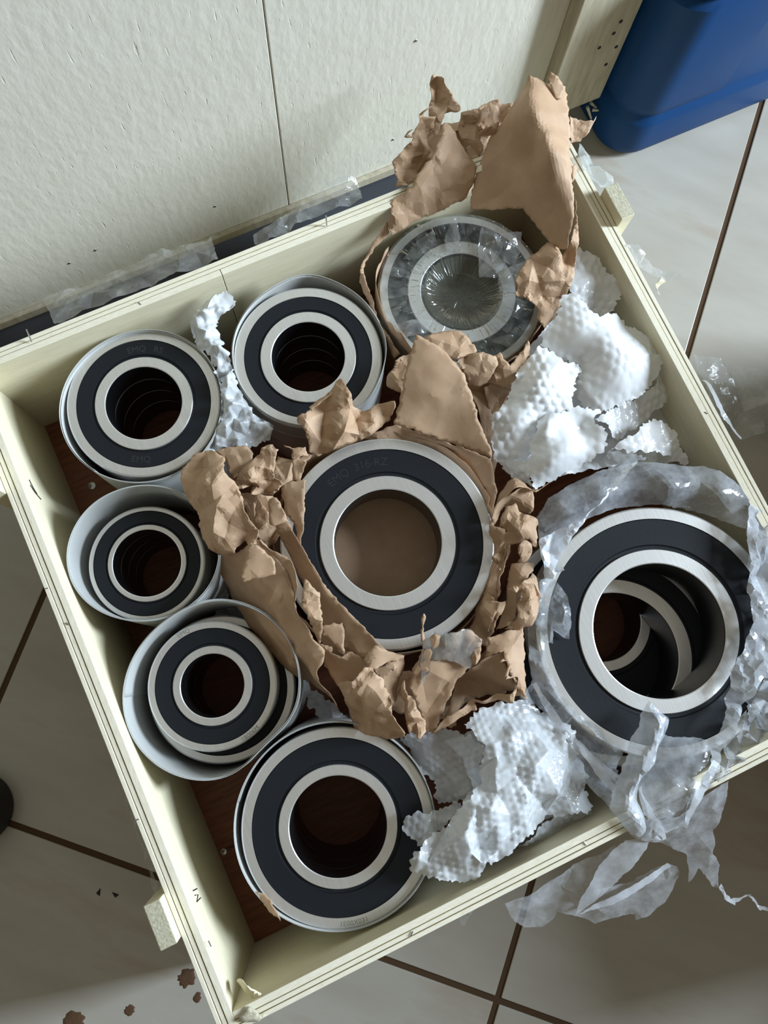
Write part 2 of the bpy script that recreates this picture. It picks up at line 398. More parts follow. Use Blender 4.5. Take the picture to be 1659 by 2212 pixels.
obj('nail', lathe([(.0004, 0), (.003, 0), (.003, .001), (.0004, .0014)], 16, False, (0.0081,0.093,0.058)), M['nail'], crate, 40)

# ---------------------------------------------------------------- tall crate behind
tall = thing('tall_plywood_crate', 'tall pale plywood crate side standing upright behind the open crate', 'crate', (.2, .7, 0))
YF = .70
box_obj('front_board', (-.75, YF, .052), (.3425, YF + .012, .85), M['panel'], tall, .0008)
box_obj('front_board', (.3435, YF, .052), (.70, YF + .012, .85), M['panel'], tall, .0008)
box_obj('bottom_rail', (-.75, YF - .006, .051), (.66, YF - .0003, .064), M['batten'], tall, .001)
box_obj('end_batten', (.655, YF - .018, .062), (.734, YF - .0003, .85), M['batten'], tall, .0015)
box_obj('end_batten_ply', (.66, YF - .014, .0545), (.731, YF + .01, .0615), M['end_grain'], tall, .0015)
box_obj('end_board', (.7205, YF + .0002, .052), (.733, YF + .5, .85), M['batten'], tall, .001)
box_obj('back_board', (-.75, YF + .49, .052), (.72, YF + .5, .85), M['panel'], tall, .001)
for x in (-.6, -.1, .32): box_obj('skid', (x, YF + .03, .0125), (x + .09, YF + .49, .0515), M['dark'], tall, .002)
for p, q in (((.722, .684, .05), (.728, .676, .035)), ((.727, .686, .052), (.735, .682, .044)), ((.728, .68, .046), (.734, .676, .047))):
    obj('splinter', tube([p, q], .0022, 5, [1, .5]), M['end_grain'], tall)
for x, z in ((.72, .125), (.724, .15), (.712, .175), (.715, .19), (.70, .16), (.73, .23), (.70, .25)):
    obj('nail_hole', lathe([(.0004, 0), (.0022, 0), (.0018, .0006), (.0004, .0006)], 12, False), M['ink'], tall).matrix_parent_inverse = Matrix.Translation(-tall.location) @ Matrix.Translation((x, YF - .0182, z)) @ Matrix.Rotation(PI / 2, 4, 'X')
for x, z in ((.262, .115), (.13, .12), (.05, .30), (.485, .25), (.47, .11), (.10, .115)):
    obj('nail_head', lathe([(.0004, 0), (.0016, 0), (.0013, .0006), (.0004, .0006)], 12, False), M['nail'], tall).matrix_parent_inverse = Matrix.Translation(-tall.location) @ Matrix.Translation((x, YF - .0001, z)) @ Matrix.Rotation(PI / 2, 4, 'X')
box_obj('dark_gap_filler', (-.74, .612, .0005), (.60, 1.15, .012), M['dark'])  # added dark slab, covers the tiles so the gap reads dark
tag(bpy.data.objects['dark_gap_filler'], 'dark grey filler added over the tiles in the gap behind the open crate', 'board')

# ---------------------------------------------------------------- jerrycan
can = thing('jerrycan', 'big blue plastic jerrycan standing on the tiles at the upper right', 'jerrycan', (.875, .76, 0))
def rrect(cx, cy, hx, hy, r, n=8):
    out = []
    for k, (sx, sy) in enumerate(((1, 1), (-1, 1), (-1, -1), (1, -1))):
        for j in range(n + 1):
            a = PI / 2 * k + PI / 2 * j / n
            out.append((cx + sx * (hx - r) + r * math.cos(a), cy + sy * (hy - r) + r * math.sin(a)))
    return out
def loft(levels, cap=True):
    bm = bmesh.new(); rows = [[bm.verts.new((x, y, z)) for x, y in pts] for z, pts in levels]
    n = len(rows[0])
    for A, B in zip(rows, rows[1:]):
        for j in range(n): bm.faces.new((A[j], A[(j + 1) % n], B[(j + 1) % n], B[j]))
    if cap: bm.faces.new(rows[0][::-1]); bm.faces.new(rows[-1])
    bmesh.ops.recalc_face_normals(bm, faces=bm.faces); return bm
def can_level(z, inset, r=.042): return (z, rrect(0, 0, .138 - inset, .135 - inset, r, 10))
lv = [can_level(.0005, .012), can_level(.003, .005), can_level(.010, .001), can_level(.02, 0), can_level(.058, 0), can_level(.064, .001), can_level(.069, .005), can_level(.076, .0065),
      can_level(.15, .0065), can_level(.243, .0065), can_level(.248, .004), can_level(.253, .003), can_level(.258, .010), can_level(.262, .03)]
local(obj('body', loft(lv), M['blue'], can, 45))
# broad corner column that stands proud of the recessed side panel
col_ = [p for p in rrect(0, 0, .1365, .1335, .042, 10)]
def column(z, i):
    pts = [(max(-.1365 + i, min(x, -.012 - i * 2)), max(-.1335 + i, y)) for x, y in rrect(0, 0, .1365 - i, .1335 - i, .042, 10)]
    return (z, pts)
local(obj('corner_column', loft([column(.07, .006), column(.078, .001), column(.09, 0), column(.236, 0), column(.246, .006)]), M['blue'], can, 35))
local(obj('neck', lathe([(.02, .25), (.024, .25), (.024, .28), (.02, .28)], 32, True, (.08, -.06, 0)), M['blue'], can, 45))
local(obj('cap', lathe([(.0005, .275), (.03, .275), (.03, .297), (.028, .30), (.0005, .30)], 32, False, (.08, -.06, 0)), M['blue'], can, 45))
local(obj('handle', tube([(-.09, .05, .252), (-.08, .05, .28), (-.05, .03, .294), (.0, 0, .294), (.03, -.02, .28), (.035, -.025, .252)], .012, 12), M['blue'], can, 60))

# a closed carton added out of view at the right to shade the tiles
shade_box = thing('unseen_shade_box', 'unseen brown box added right of the open crate to shade the tiles', 'box', (.955, -.065, 0))
M['shade_box'] = plain('shade_box_brown', (.32, .20, .11), .8, 0, .2, 60, .1)
local(box_obj('body', (-.15, -.335, .0005), (.15, .285, .315), M['shade_box'], shade_box, .004))
local(box_obj('lid_flap', (-.15, -.333, .3155), (-.001, .283, .3195), M['shade_box'], shade_box, .001))
local(box_obj('lid_flap', (.001, -.333, .3155), (.15, .283, .3195), M['shade_box'], shade_box, .001))

small = thing('unseen_shade_box', 'smaller unseen box added right of the front edge to shade the tiles', 'box', (.73, -.172, 0))  # second added box, also unseen, shades the tiles nearer the front
local(box_obj('body', (-.11, -.1175, .0005), (.065, .1175, .295), M['shade_box'], small, .004))
local(box_obj('lid_flap', (-.11, -.1165, .2955), (-.0225, .1165, .2995), M['shade_box'], small, .001))
local(box_obj('lid_flap', (-.0215, -.1165, .2955), (.065, .1165, .2995), M['shade_box'], small, .001))

# ---------------------------------------------------------------- bearings
def bearing(name, label, group, loc, ro, rs, ri, rb, w, tilt=(0, 0, 0), detail=True):
    t = thing(name, label, 'bearing', loc, group); t.rotation_euler = tilt   # loc: centre of its top face
    ch = .0016; c2 = .0012
    local(obj('outer_ring', lathe([(ro - ch, 0), (ro - ch * .3, -ch * .35), (ro, -ch), (ro, -w + ch), (ro - ch, -w), (rs, -w), (rs, 0)], 160 if detail else 96), M['steel'], t, 11))
    bm = lathe([(ri - .0005, 0), (ri, -.0006), (ri, -w), (rb + c2, -w), (rb, -w + c2), (rb, -c2), (rb + c2 * .3, -c2 * .3), (rb + c2, 0)], 160 if detail else 96)
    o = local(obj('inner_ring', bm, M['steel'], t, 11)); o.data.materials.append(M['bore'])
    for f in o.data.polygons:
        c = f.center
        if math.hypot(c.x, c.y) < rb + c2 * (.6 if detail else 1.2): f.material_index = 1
    g = (rs - ri)
    local(obj('seal', lathe([(rs - .0001, -.0016), (rs - .0008, -.0005), (rs - .002, -.0006), (ri + g * .16, -.0007), (ri + g * .12, -.0022), (ri + .0002, -.0026), (ri + .0002, -.004), (rs - .0001, -.004)], 160 if detail else 96), M['rubber'], t, 25))
    return t
def stack(name, label_top, label_low, group, c, ztop, n, w, ro, rs, ri, rb, off=()):
    for k in range(n):
        o = off[k] if k < len(off) else (0, 0)
        lb = label_top if k == 0 else label_low[k - 1]
        b = bearing(name, lb, group, (c[0] + o[0], c[1] + o[1], ztop - k * w), ro, rs, ri, rb, w - .0003, (0, 0, 0), k == 0)
        if k == 0: top = b
    return top
ORD = ('second', 'third', 'lowest')
def low(where): return ['%s bearing down inside the %s, seen through the bore above' % (o, where) for o in ORD]
bA = stack('ball_bearing', 'top steel bearing in the grey sleeve at the back left corner', low('back left sleeve'), 'bearings stacked in the back left sleeve', (.1199, .5035), .180, 4, .034, .0706, .0618, .0449, .0347)
bB = stack('ball_bearing', 'top steel bearing in the grey sleeve between back left sleeve and film wrapped bearing', low('back middle sleeve'), 'bearings stacked in the back middle sleeve', (.2772, .4835), .180, 4, .034, .0700, .0604, .0450, .0342)
bC = stack('ball_bearing', 'small bearing sunk in the loose grey sleeve against the left side', low('left middle sleeve'), 'bearings stacked in the left middle sleeve', (.0637, .3679), .160, 4, .029, .0531, .0488, .0358, .0307)
D2X, D2Y, D2R = .0788, .2356, .0676
bD = bearing('ball_bearing', 'bearing with engraved ring standing off centre in the lower left sleeve', 'bearings stacked in the lower left sleeve', (.0766, .2405, .168), .0574, .0509, .0351, .0277, .031)
for k in range(3):
    bearing('ball_bearing', ('wider bearing under the off centre one in the lower left sleeve, its rim showing', 'third bearing down inside the lower left sleeve, seen through the bore above', 'lowest bearing down inside the lower left sleeve, seen through the bore above')[k],
            'bearings stacked in the lower left sleeve', (D2X, D2Y, .1367 - k * .031), D2R, D2R - .0075, .042, .0335, .0307, (0, 0, 0), False)
bE = stack('ball_bearing', 'large bearing in the grey sleeve nearest the front left corner', low('front sleeve'), 'bearings stacked in the front sleeve', (.1297, .0860), .178, 4, .0335, .0829, .0738, .0510, .0415)
ring_text('EMQ', .0541, 1.675, .00012, .0058, M['engrave'], bD)
ring_text('1B006M', .0541, -1.31, .00012, .0056, M['engrave'], bD, False)
ring_text('1E00X031', .0783, -1.82, .00012, .0058, M['engrave'], bE, False)
ring_text('EMQ   RS', .0535, 1.17, -.0006, .0085, M['emboss'], bA)
ring_text('EMQ', .0535, -2.0, -.0006, .0085, M['emboss'], bA, False)
FC = (.2710, .2910)
bF = bearing('ball_bearing', 'big bearing with torn brown paper all round it, centre of the crate', None, (FC[0], FC[1], .185), .0972, .0868, .0616, .0485, .042)
ring_text('EMQ  316-RZ', .0755, 1.54, -.0006, .0105, M['emboss'], bF)
GC = (.4568, .1185)
bG = bearing('ball_bearing', 'largest bearing, topmost of the three in the torn clear bag', 'bearings in the torn clear bag', (GC[0], GC[1], .195), .1112, .1005, .0725, .0592, .049)
bearing('ball_bearing', 'second large bearing in the torn bag, shifted left beneath the top one', 'bearings in the torn clear bag', (.4255, .1085, .1455), .1, .0905, .0725, .0592, .049)
bearing('ball_bearing', 'lowest bearing in the torn bag, its small ring seen through both bores', 'bearings in the torn clear bag', (.4424, .140, .096), .095, .085, .0505, .0400, .050)
HC = (.4450, .4905)
bH = bearing('ball_bearing', 'bearing wrapped in wrinkled clear film at the back right corner', None, (HC[0], HC[1], .163), .0815, .0735, .0537, .0403, .042)
bearing('ball_bearing', 'bearing beneath the film wrapped one at the back right', None, (HC[0], HC[1], .12), .0815, .0735, .0537, .0403, .076)

# ---------------------------------------------------------------- grey sleeves
def sleeve(label, c, z1, rx, ry, rot, turns, bulge=(), seed=0, wob=.0012):
    """A strip of grey plastic sheet rolled a few times round the stack."""
    rng = random.Random(seed); ph = [rng.random() * 6.28 for _ in range(4)]
    bm = bmesh.new(); n = int(96 * turns); rows = []
    zs = [.0442, .09, .14, z1 - .01, z1 - .0015, z1]
    for k in range(n + 1):
        a = 2 * PI * k / 96; s = -.00055 * (k / 96.0)
        w = wob * (math.sin(2 * a + ph[0]) + .6 * math.sin(3 * a + ph[1]))
        for (b0, bw, bh) in bulge:
            d = (a - b0 + PI) % (2 * PI) - PI; w += bh * math.exp(-(d / bw) ** 2)
        col = []
        for z in zs:
            up = (z - .0442) / (z1 - .0442); zz = z + (.0011 * math.sin(a * 1.3 + ph[2]) * up if z > .1 else 0)
            e = w * up + s
            x, y = (rx + e) * math.cos(a), (ry + e) * math.sin(a)
            col.append(bm.verts.new((c[0] + x * math.cos(rot) - y * math.sin(rot), c[1] + x * math.sin(rot) + y * math.cos(rot), zz)))
        rows.append(col)
    for A, B in zip(rows, rows[1:]):
        for j in range(len(zs) - 1): bm.faces.new((A[j], B[j], B[j + 1], A[j + 1]))
    o = obj('plastic_sleeve', bm, M['sleeve'], None, 60)
    sm = o.modifiers.new('thickness', 'SOLIDIFY'); sm.thickness = .0004
    return tag(o, label, 'sleeve', 'grey plastic sleeves round the bearing stacks')
sleeve('grey plastic sleeve fitting tightly round the back left bearing stack', (.1180, .5000), .185, .0745, .0735, 0, 2.6, (), 1, .0008)
sleeve('grey plastic sleeve bulging at the back behind the back middle stack', (.2790, .4860), .185, .0728, .0728, 0, 2.6, ((1.2, .35, .004), (-.3, .3, .002)), 2, .0006)
sleeve('loose grey plastic sleeve round the smallest bearings, against the left side', (.0690, .3720), .186, .0672, .0625, -.43, 3.2, ((2.3, .5, .001),), 3, .0008)
sleeve('widest loose grey sleeve, round the off centre stack with engraved ring', (.0785, .2365), .188, .0775, .0755, .3, 3.4, ((.9, .4, .002), (-1.545, .42, -.0085)), 4, .001)
sleeve('grey plastic sleeve round the front left stack, torn brown scrap at its edge', (.1285, .0885), .183, .0866, .0860, 0, 2.4, (), 5, .0006)

# ---------------------------------------------------------------- brown paper round the centre bearing
def wall_ring(name, c, r0, r1, z0, z1, m, parent, seed, amp=.004, a0=0, a1=2 * PI, lo=None, hi=None, zr=.008, rows=9, per=150):
    """The standing side of a paper wrapping: crumpled, its upper edge torn."""
    rng = np.random.default_rng(seed); n = int(per * (a1 - a0) / (2 * PI)); full = a1 - a0 > 6.2
    aa = np.linspace(a0, a1, n, endpoint=not full); W = []
    top = z1 + np.interp(aa, np.linspace(a0, a1, 40), rng.normal(0, zr, 40))
    t = np.linspace(0, 1, rows)
    A, Tt = np.meshgrid(aa, t); uv = np.stack([A.ravel() * (r0 + r1) / 2, Tt.ravel() * (z1 - z0)], 1)
    d = creases(uv, rng, .03, amp).reshape(A.shape) * (.3 + .7 * Tt)
    R = r0 + (r1 - r0) * Tt + d; X = c[0] + R * np.cos(A); Y = c[1] + R * np.sin(A); Z = z0 + (top[None] - z0) * Tt
    if lo: X = np.clip(X, lo[0], hi[0]); Y = np.clip(Y, lo[1], hi[1])
    V = np.stack([X.ravel(), Y.ravel(), Z.ravel()], 1); F = []
    for j in range(rows - 1):
        for k in range(n if full else n - 1):
            k2 = (k + 1) % n; F.append((j * n + k, j * n + k2, (j + 1) * n + k2, (j + 1) * n + k))
    me = bpy.data.meshes.new(name); me.from_pydata(V.tolist(), [], F); me.update()
    o = link(name, me, m, parent, 45); sm = o.modifiers.new('thickness', 'SOLIDIFY'); sm.thickness = .0004; return o
K = M['kraft']
pw = thing('kraft_paper_wrap', 'torn open brown kraft paper crumpled round the big bearing at the centre', 'wrapping paper', (FC[0], FC[1], .0445))
wall_ring('paper_side', FC, .1, .104, .0445, .172, K, pw, 5, .0025, zr=.004, lo=(.165, .1, 0), hi=(.39, .41, 0))
bmp = bmesh.new(); bmesh.ops.create_circle(bmp, cap_ends=True, segments=64, radius=.095, matrix=Matrix.Translation((FC[0], FC[1], .122))); obj('paper_base', bmp, K, pw)
def pf(out, seed, parent=pw, name='paper_flap', **k):
    return flap(name, out, k.pop('m', K), parent, seed=seed, **k)
# left: light crumpled lump, long outer side, inner folds
pf([(0.1543,0.4337,0.196),(0.1622,0.4276,0.202),(0.1681,0.4168,0.206),(0.1657,0.4028,0.209),(0.1674,0.3824,0.211),(0.1676,0.3528,0.212),(0.1692,0.3417,0.21),(0.1647,0.3339,0.207),(0.1579,0.336,0.205),(0.1531,0.3429,0.203),(0.1448,0.3355,0.197),(0.1357,0.3391,0.194),(0.1267,0.3441,0.188),(0.1213,0.3629,0.186),(0.1207,0.3748,0.185),(0.1254,0.3774,0.19),(0.1271,0.3867,0.188),(0.1241,0.3994,0.187),(0.1223,0.4117,0.186),(0.1246,0.4179,0.187),(0.132,0.428,0.188),(0.1432,0.434,0.191)], 11,
   inner=[(0.1505,0.4057,0.208),(0.1481,0.3838,0.209),(0.1477,0.3609,0.212),(0.1398,0.3982,0.202),(0.1453,0.3475,0.205),(0.1309,0.3615,0.201)], amp=.0026, cell=.02, h=.0026)
pf([(0.1278,0.3455,0.175),(0.1446,0.3367,0.192),(0.1536,0.3378,0.2),(0.1664,0.3366,0.205),(0.1728,0.3143,0.203),(0.1749,0.3008,0.203),(0.1767,0.2692,0.201),(0.1776,0.2574,0.201),(0.1782,0.2401,0.2),(0.1778,0.2234,0.199),(0.1743,0.2176,0.199),(0.1649,0.2106,0.194),(0.1654,0.1958,0.182),(0.1715,0.175,0.172),(0.1664,0.1871,0.162),(0.1484,0.2118,0.15),(0.1365,0.238,0.146),(0.1258,0.2769,0.146),(0.1191,0.2996,0.148),(0.1191,0.3181,0.152),(0.1235,0.3334,0.165)], 12,
   inner=[(0.1463,0.2931,0.188),(0.1534,0.2587,0.185),(0.1582,0.23,0.18)], amp=.0016, cell=.03, h=.0035)
pf([(0.1581,0.3375,0.209),(0.1638,0.3328,0.211),(0.1681,0.3232,0.209),(0.1719,0.3131,0.208),(0.1679,0.3031,0.207),(0.1532,0.3064,0.206),(0.1388,0.3095,0.2055),(0.1502,0.3276,0.207),(0.1551,0.3313,0.209)], 13, amp=.0005)
pf([(0.1667,0.3377,0.203),(0.1706,0.3305,0.203),(0.1771,0.3195,0.206),(0.184,0.3058,0.208),(0.1834,0.2964,0.208),(0.1807,0.2855,0.206),(0.1747,0.2744,0.203),(0.1753,0.2914,0.198),(0.1737,0.3134,0.197),(0.1693,0.3287,0.198)], 14, amp=.001)
pf([(0.2263,0.3711,0.199),(0.2196,0.3579,0.199),(0.1981,0.3184,0.198),(0.1954,0.3186,0.196),(0.2008,0.3404,0.193),(0.1977,0.3489,0.192),(0.2,0.3688,0.192),(0.2041,0.3754,0.196),(0.2121,0.3759,0.198)], 15, amp=.0009)
pf([(0.1847,0.3471,0.196),(0.1974,0.3399,0.199),(0.1975,0.3188,0.2),(0.1997,0.2966,0.2),(0.2032,0.2794,0.2),(0.2061,0.2701,0.2),(0.2135,0.2481,0.2),(0.2202,0.2269,0.2),(0.2253,0.2128,0.2),(0.2301,0.2032,0.199),(0.218,0.2023,0.194),(0.2056,0.2059,0.188),(0.1961,0.2196,0.184),(0.1873,0.2499,0.184),(0.1862,0.2878,0.185),(0.1836,0.3125,0.187),(0.1829,0.3329,0.19)], 16,
   inner=[(0.2015,0.2364,0.191),(0.2133,0.2133,0.192)], amp=.0014, cell=.03, h=.0035)
pf([(0.1894,0.2896,0.205),(0.1936,0.2782,0.206),(0.1965,0.273,0.205),(0.1915,0.2578,0.205),(0.1829,0.2396,0.203),(0.1784,0.2325,0.202),(0.1783,0.2399,0.203),(0.1777,0.257,0.206),(0.1772,0.2694,0.207),(0.1835,0.2811,0.206)], 17, amp=.0022, cell=.014, h=.0028)
pf([(0.1789,0.2344,0.19),(0.1882,0.2275,0.19),(0.1848,0.2229,0.188),(0.1923,0.2159,0.19),(0.2008,0.2142,0.192),(0.2063,0.2068,0.192),(0.2098,0.1995,0.19),(0.195,0.1921,0.176),(0.1775,0.1934,0.168),(0.1744,0.2096,0.172),(0.1763,0.2234,0.182)], 18, amp=.0016)
pf([(0.2073,0.2054,0.2),(0.2142,0.2091,0.202),(0.2212,0.212,0.203),(0.23,0.2023,0.2025),(0.241,0.1934,0.201),(0.2394,0.1919,0.201),(0.2267,0.1943,0.203),(0.2126,0.1935,0.206),(0.2081,0.1968,0.205)], 19, amp=.0005)
pf([(0.2041,0.242,0.196),(0.1961,0.2194,0.195),(0.1944,0.2166,0.195),(0.1889,0.228,0.193),(0.1826,0.2397,0.192),(0.1852,0.2473,0.194)], 20, amp=.0008)
# front left corner: hooded pocket, white ridge, curled tongue
pf([(0.1768,0.1949,0.2),(0.1852,0.195,0.205),(0.193,0.1932,0.208),(0.2005,0.1965,0.209),(0.2076,0.1997,0.208),(0.2093,0.195,0.211),(0.212,0.1925,0.21),(0.2119,0.1812,0.213),(0.2119,0.1711,0.214),(0.2142,0.1613,0.215),(0.2111,0.1543,0.213),(0.2134,0.1451,0.211),(0.216,0.1353,0.207),(0.2068,0.13,0.199),(0.2012,0.1329,0.197),(0.191,0.1404,0.19),(0.1811,0.147,0.184),(0.1752,0.1535,0.178),(0.1744,0.1634,0.176),(0.1746,0.1727,0.18),(0.1768,0.1844,0.192)], 21,
   inner=[(0.1967,0.178,0.212),(0.1868,0.165,0.197),(0.2011,0.159,0.208),(0.2043,0.1851,0.213)], amp=.003, cell=.022, h=.0026)
pf([(0.2126,0.193,0.2),(0.2266,0.1939,0.201),(0.2404,0.1919,0.2),(0.2335,0.182,0.188),(0.2195,0.1603,0.172),(0.2151,0.158,0.175),(0.2134,0.1711,0.185)], 22, amp=.0012)
pf([(0.2313,0.1746,0.207),(0.229,0.1673,0.21),(0.2324,0.1565,0.213),(0.232,0.1431,0.21),(0.2303,0.1279,0.203),(0.227,0.1258,0.2),(0.2223,0.1286,0.198),(0.217,0.1334,0.2),(0.2173,0.1402,0.203),(0.2214,0.1536,0.203),(0.2246,0.1666,0.206)], 23, inner=[(0.225,0.1483,0.214)], amp=.0018, cell=.016, h=.0025)
# front: wide panel with a patch of clear tape, open pocket on the right
pf([(0.2596,0.1968,0.208),(0.2718,0.2006,0.21),(0.2755,0.1963,0.21),(0.2865,0.1935,0.21),(0.3001,0.189,0.209),(0.3074,0.1766,0.207),(0.299,0.1649,0.202),(0.2886,0.1601,0.199),(0.276,0.1559,0.192),(0.2563,0.1384,0.182),(0.2366,0.1216,0.178),(0.231,0.1265,0.18),(0.2334,0.1448,0.185),(0.2341,0.1578,0.19),(0.2331,0.1657,0.193),(0.2413,0.1785,0.199),(0.2516,0.1876,0.205)], 24,
   inner=[(0.2647,0.172,0.2)], amp=.0016, cell=.03, h=.0032)
pf([(0.2597,0.1975,0.2105),(0.2719,0.2014,0.2125),(0.2756,0.1971,0.2125),(0.2866,0.1942,0.2125),(0.3001,0.1898,0.2115),(0.3077,0.1764,0.2095),(0.2988,0.1645,0.2045),(0.2881,0.1599,0.2015),(0.28,0.168,0.2045),(0.2711,0.176,0.2065),(0.2622,0.1796,0.207),(0.2552,0.1712,0.2025),(0.2406,0.1601,0.194),(0.2493,0.1792,0.202)], 24, m=M['tape'], amp=.0016, cell=.02, thick=0, name='tape_patch')
pf([(0.2586,0.1985,0.209),(0.2613,0.2071,0.213),(0.2646,0.2127,0.216),(0.2693,0.219,0.22),(0.2699,0.2183,0.22),(0.2651,0.2096,0.214),(0.2602,0.1973,0.209)], 25, amp=.0006, h=.003, rag=.0006)
pf([(0.2904,0.1593,0.197),(0.3021,0.1622,0.2),(0.3204,0.1607,0.204),(0.3178,0.1511,0.2),(0.3195,0.1328,0.196),(0.3203,0.1253,0.19),(0.3067,0.1256,0.168),(0.2865,0.1292,0.16),(0.2725,0.1299,0.162),(0.2524,0.1241,0.17),(0.2376,0.1213,0.18),(0.2488,0.1299,0.166),(0.275,0.149,0.16)], 26,
   inner=[(0.3033,0.1408,0.176),(0.2774,0.1388,0.158)], amp=.0014, cell=.03, h=.0035)
pf([(0.3219,0.1193,0.2),(0.3186,0.1173,0.2),(0.31,0.1217,0.198),(0.3006,0.125,0.195),(0.2799,0.1298,0.193),(0.2794,0.1256,0.192),(0.2657,0.1245,0.19),(0.2519,0.123,0.187),(0.238,0.1209,0.183),(0.2365,0.1225,0.183),(0.2491,0.1292,0.19),(0.2638,0.1312,0.194),(0.2857,0.1312,0.197),(0.3038,0.1281,0.2),(0.3173,0.1314,0.203),(0.3196,0.1329,0.206),(0.3212,0.1266,0.203)], 27, amp=.0008, h=.003)
pf([(0.3137,0.1775,0.199),(0.3195,0.1757,0.2),(0.3332,0.175,0.202),(0.346,0.1714,0.2),(0.3391,0.1553,0.199),(0.3311,0.1388,0.198),(0.3222,0.1195,0.199),(0.3178,0.126,0.203),(0.3178,0.1338,0.206),(0.3162,0.1449,0.208),(0.3169,0.154,0.209),(0.3202,0.1612,0.206),(0.3088,0.1621,0.202),(0.3024,0.1625,0.199),(0.3089,0.17,0.198)], 28, inner=[(0.3282,0.1515,0.203)], amp=.0014, h=.003)
pf([(0.3128,0.1551,0.21),(0.3153,0.1556,0.212),(0.3155,0.1465,0.211),(0.3179,0.1381,0.209),(0.3188,0.1299,0.207),(0.3178,0.1338,0.206),(0.3155,0.1435,0.208)], 29, amp=.0006, h=.003)
# right side between the two big bearings
pf([(0.3723,0.2118,0.207),(0.3736,0.2081,0.207),(0.3721,0.1976,0.207),(0.3721,0.1912,0.205),(0.3642,0.181,0.205),(0.3517,0.1705,0.203),(0.3469,0.1718,0.203),(0.3372,0.1729,0.2),(0.3308,0.1766,0.2),(0.3379,0.1798,0.204),(0.3424,0.1829,0.207),(0.3481,0.1925,0.209),(0.3551,0.2016,0.21),(0.3488,0.2039,0.211),(0.3454,0.2072,0.211),(0.3505,0.2084,0.211),(0.3579,0.2091,0.21),(0.3665,0.209,0.208)], 30,
   inner=[(0.3583,0.194,0.213),(0.3521,0.1796,0.209)], amp=.0018, cell=.018, h=.0026)
pf([(0.3617,0.2267,0.199),(0.3792,0.2189,0.201),(0.3733,0.2119,0.203),(0.3587,0.2037,0.203),(0.3497,0.1922,0.203),(0.3436,0.1827,0.201),(0.3356,0.1781,0.198),(0.3252,0.1797,0.19),(0.3359,0.1884,0.188),(0.3427,0.1964,0.19),(0.3532,0.2157,0.194)], 31, amp=.001)
pf([(0.3659,0.2711,0.187),(0.3652,0.2636,0.189),(0.3722,0.2571,0.192),(0.3697,0.2415,0.192),(0.3522,0.2247,0.191),(0.3455,0.2196,0.191),(0.3383,0.1999,0.188),(0.3251,0.181,0.182),(0.3133,0.17,0.174),(0.3009,0.179,0.168),(0.3061,0.1885,0.17),(0.315,0.1975,0.174),(0.3261,0.2132,0.178),(0.3413,0.23,0.181),(0.3499,0.2422,0.182),(0.3578,0.2567,0.183)], 32,
   inner=[(0.3449,0.2251,0.189),(0.327,0.2018,0.184)], amp=.002, cell=.02, h=.003)
pf([(0.3678,0.2408,0.199),(0.3549,0.2259,0.201),(0.3477,0.22,0.202),(0.3421,0.2078,0.202),(0.3368,0.204,0.201),(0.3419,0.2154,0.199),(0.3476,0.2228,0.198),(0.359,0.2338,0.196)], 33, amp=.0012, h=.003)
pf([(0.3185,0.2024,0.197),(0.3304,0.2125,0.199),(0.3338,0.2054,0.201),(0.3322,0.2034,0.202),(0.3357,0.2008,0.203),(0.3332,0.1966,0.203),(0.3246,0.1883,0.201),(0.3156,0.1803,0.194),(0.3153,0.1876,0.195)], 34, amp=.001, h=.003)
pf([(0.335,0.2011,0.203),(0.3411,0.1991,0.204),(0.3379,0.1944,0.204),(0.3306,0.1899,0.202),(0.3225,0.1814,0.199),(0.3221,0.1843,0.199),(0.3293,0.1924,0.201)], 35, amp=.001, h=.003)
pf([(0.3641,0.2704,0.195),(0.3687,0.2771,0.2),(0.3751,0.2803,0.204),(0.3865,0.2826,0.208),(0.4,0.2816,0.21),(0.4071,0.2768,0.211),(0.4244,0.276,0.211),(0.4071,0.2749,0.207),(0.4038,0.2687,0.202),(0.3977,0.2601,0.196),(0.3901,0.267,0.193),(0.3848,0.2745,0.191),(0.3797,0.2758,0.191),(0.3741,0.2712,0.189),(0.3654,0.2643,0.187)], 36, amp=.0016, h=.003)
pf([(0.3867,0.2731,0.209),(0.3859,0.2673,0.21),(0.3855,0.265,0.211),(0.3913,0.2591,0.211),(0.3977,0.2516,0.209),(0.3968,0.2479,0.209),(0.3919,0.2419,0.209),(0.3866,0.2298,0.206),(0.3837,0.2328,0.207),(0.3828,0.2393,0.209),(0.3786,0.2405,0.21),(0.3727,0.2393,0.209),(0.3642,0.2432,0.206),(0.3635,0.2453,0.206),(0.357,0.2426,0.204),(0.3494,0.2395,0.2),(0.3626,0.2492,0.204),(0.3695,0.2542,0.207),(0.3648,0.2608,0.205),(0.3703,0.268,0.207),(0.3772,0.2739,0.208)], 37,
   inner=[(0.3778,0.2519,0.214)], amp=.002, cell=.018, h=.0026)
pf([(0.3781,0.2404,0.212),(0.3827,0.2345,0.211),(0.3809,0.2287,0.21),(0.3775,0.225,0.209),(0.3726,0.2225,0.207),(0.3651,0.2245,0.204),(0.3692,0.2276,0.207),(0.3696,0.2339,0.209),(0.3724,0.2387,0.211)], 38, amp=.001, h=.0028)
pf([(0.35,0.2396,0.197),(0.3566,0.2409,0.202),(0.3649,0.2436,0.204),(0.3548,0.2326,0.202),(0.3544,0.2263,0.2),(0.3483,0.2254,0.196),(0.3488,0.2339,0.196)], 39, amp=.002, cell=.012, h=.0026)
